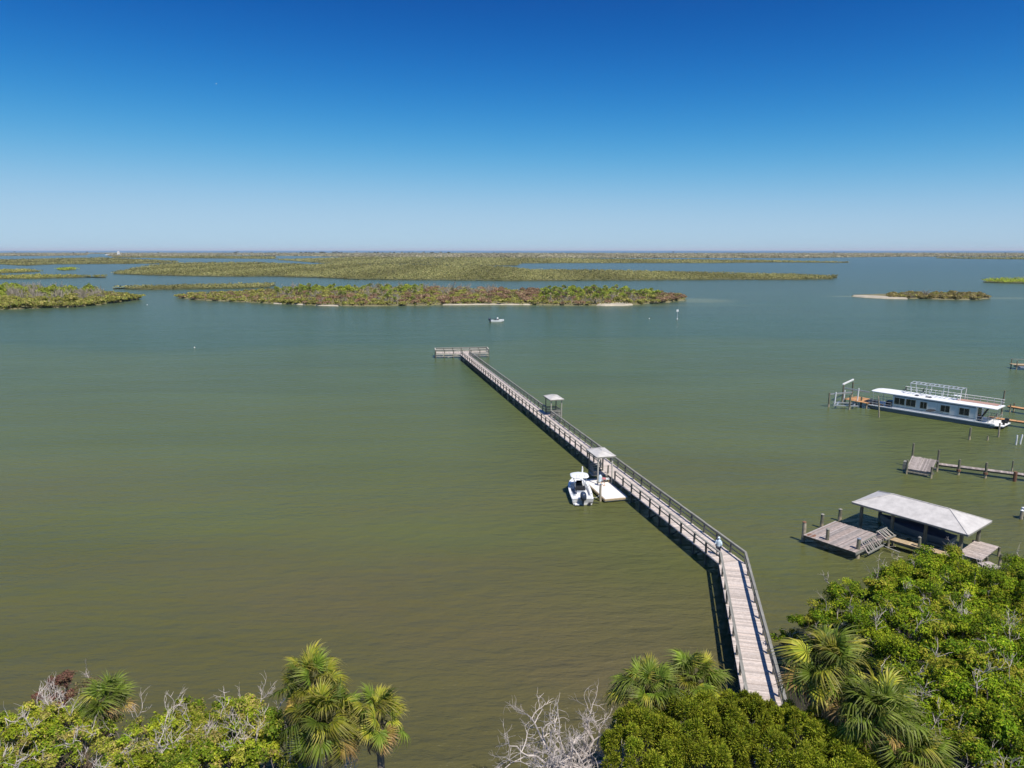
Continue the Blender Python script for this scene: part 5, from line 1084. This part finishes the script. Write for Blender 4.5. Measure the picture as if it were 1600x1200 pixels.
fg = [frond_mesh(20 + i, PG, .45 + .25 * i, tip=(.17, .18, .05)) for i in range(4)]; fy = [frond_mesh(30 + i, PY, .45 + .25 * i, tip=(.27, .23, .08)) for i in range(4)]
fo = [frond_mesh(40 + i, PO, .8, tip=(.40, .28, .15)) for i in range(2)]; fdd = [frond_mesh(50 + i, PD, 1.1, spread=95, fold=-.1) for i in range(3)]
def palm(label, px, py, z, scale, seed, yellow_share, n=34, dead=6, lowest=-.55):
    q = rng(seed); n = int(n * 1.35); c = at(px, py, z); t = thing('cabbage_palm', label, 'palm', (c[0], c[1], GZ), 0, 'cabbage palms on the near shore'); h = z - GZ
    m_ = MB(); P = [(0, 0, -.3), (q.normal(0, .08), q.normal(0, .08), h * .4), (q.normal(0, .06), q.normal(0, .06), h * .75), (0, 0, h - .1)]; m_.tube(P, [.2, .17, .17, .2], 9); m_.build('trunk', M['palm_bark'], t)
    m_ = MB()
    for k in range(22): a = k * 2.4; zz = h - .15 - k * .05; m_.beam((.16 * math.cos(a), .16 * math.sin(a), zz), (.36 * math.cos(a), .36 * math.sin(a), zz + .3), .07, .03)
    m_.build('leaf_boots', M['palm_bark'], t)
    for k in range(n):
        u = (k + .5) / n; el = 1.45 - (1.45 - lowest) * u ** .85 + q.normal(0, .22); az = k * 2.39996 + q.normal(0, .15); s = scale * q.uniform(.72, 1.15) * (.8 + .2 * min(1, u * 3))
        src = fo if u > .82 and q.random() < .6 else (fy if q.random() < yellow_share + .35 * (u - .4) else fg)  # share of yellow fronds, rising towards the lower ones
        link('frond', src[q.integers(0, len(src))], t, (0, 0, h), rot=(q.normal(0, .55), -el, az), scale=(s, s, s))
    for k in range(dead):
        s = scale * q.uniform(.7, .95); o = link('frond', fdd[q.integers(0, 3)], t, (0, 0, h - .15), rot=(q.normal(0, .3), q.uniform(.55, 1.25), -1.9 + q.normal(0, 1.1)), scale=(s, s, s)); o['label'] = 'dead tan frond hanging under the crown'
    return t
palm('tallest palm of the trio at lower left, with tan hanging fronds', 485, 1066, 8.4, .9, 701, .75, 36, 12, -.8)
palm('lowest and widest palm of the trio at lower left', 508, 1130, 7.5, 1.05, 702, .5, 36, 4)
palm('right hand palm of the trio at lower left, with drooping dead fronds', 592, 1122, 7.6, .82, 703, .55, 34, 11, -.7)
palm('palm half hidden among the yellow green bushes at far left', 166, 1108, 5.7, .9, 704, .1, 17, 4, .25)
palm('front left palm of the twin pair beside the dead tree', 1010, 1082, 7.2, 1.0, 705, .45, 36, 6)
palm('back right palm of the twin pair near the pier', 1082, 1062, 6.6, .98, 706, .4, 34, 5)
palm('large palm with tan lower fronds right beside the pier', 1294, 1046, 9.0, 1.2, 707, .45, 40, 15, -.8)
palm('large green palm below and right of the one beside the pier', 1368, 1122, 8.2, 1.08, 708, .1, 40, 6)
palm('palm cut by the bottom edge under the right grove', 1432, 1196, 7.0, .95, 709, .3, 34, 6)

# ------------------------------------------------------------------ the air over the lagoon
hz = MB(); hz.box((0, 40000, 64), (300000, 160000, 135)); m, t_, N, L = new_mat('haze_air'); vo = N('ShaderNodeVolumePrincipled'); ou = N('ShaderNodeOutputMaterial'); L(vo.outputs[0], ou.inputs['Volume'])
vo.inputs['Color'].default_value = (0.86, 0.93, 1.0, 1); vo.inputs['Density'].default_value = 0.000025
o = hz.build('haze', m); o['kind'] = 'stuff'; o['label'] = 'thin pale haze in the air over the lagoon'; o['category'] = 'haze'
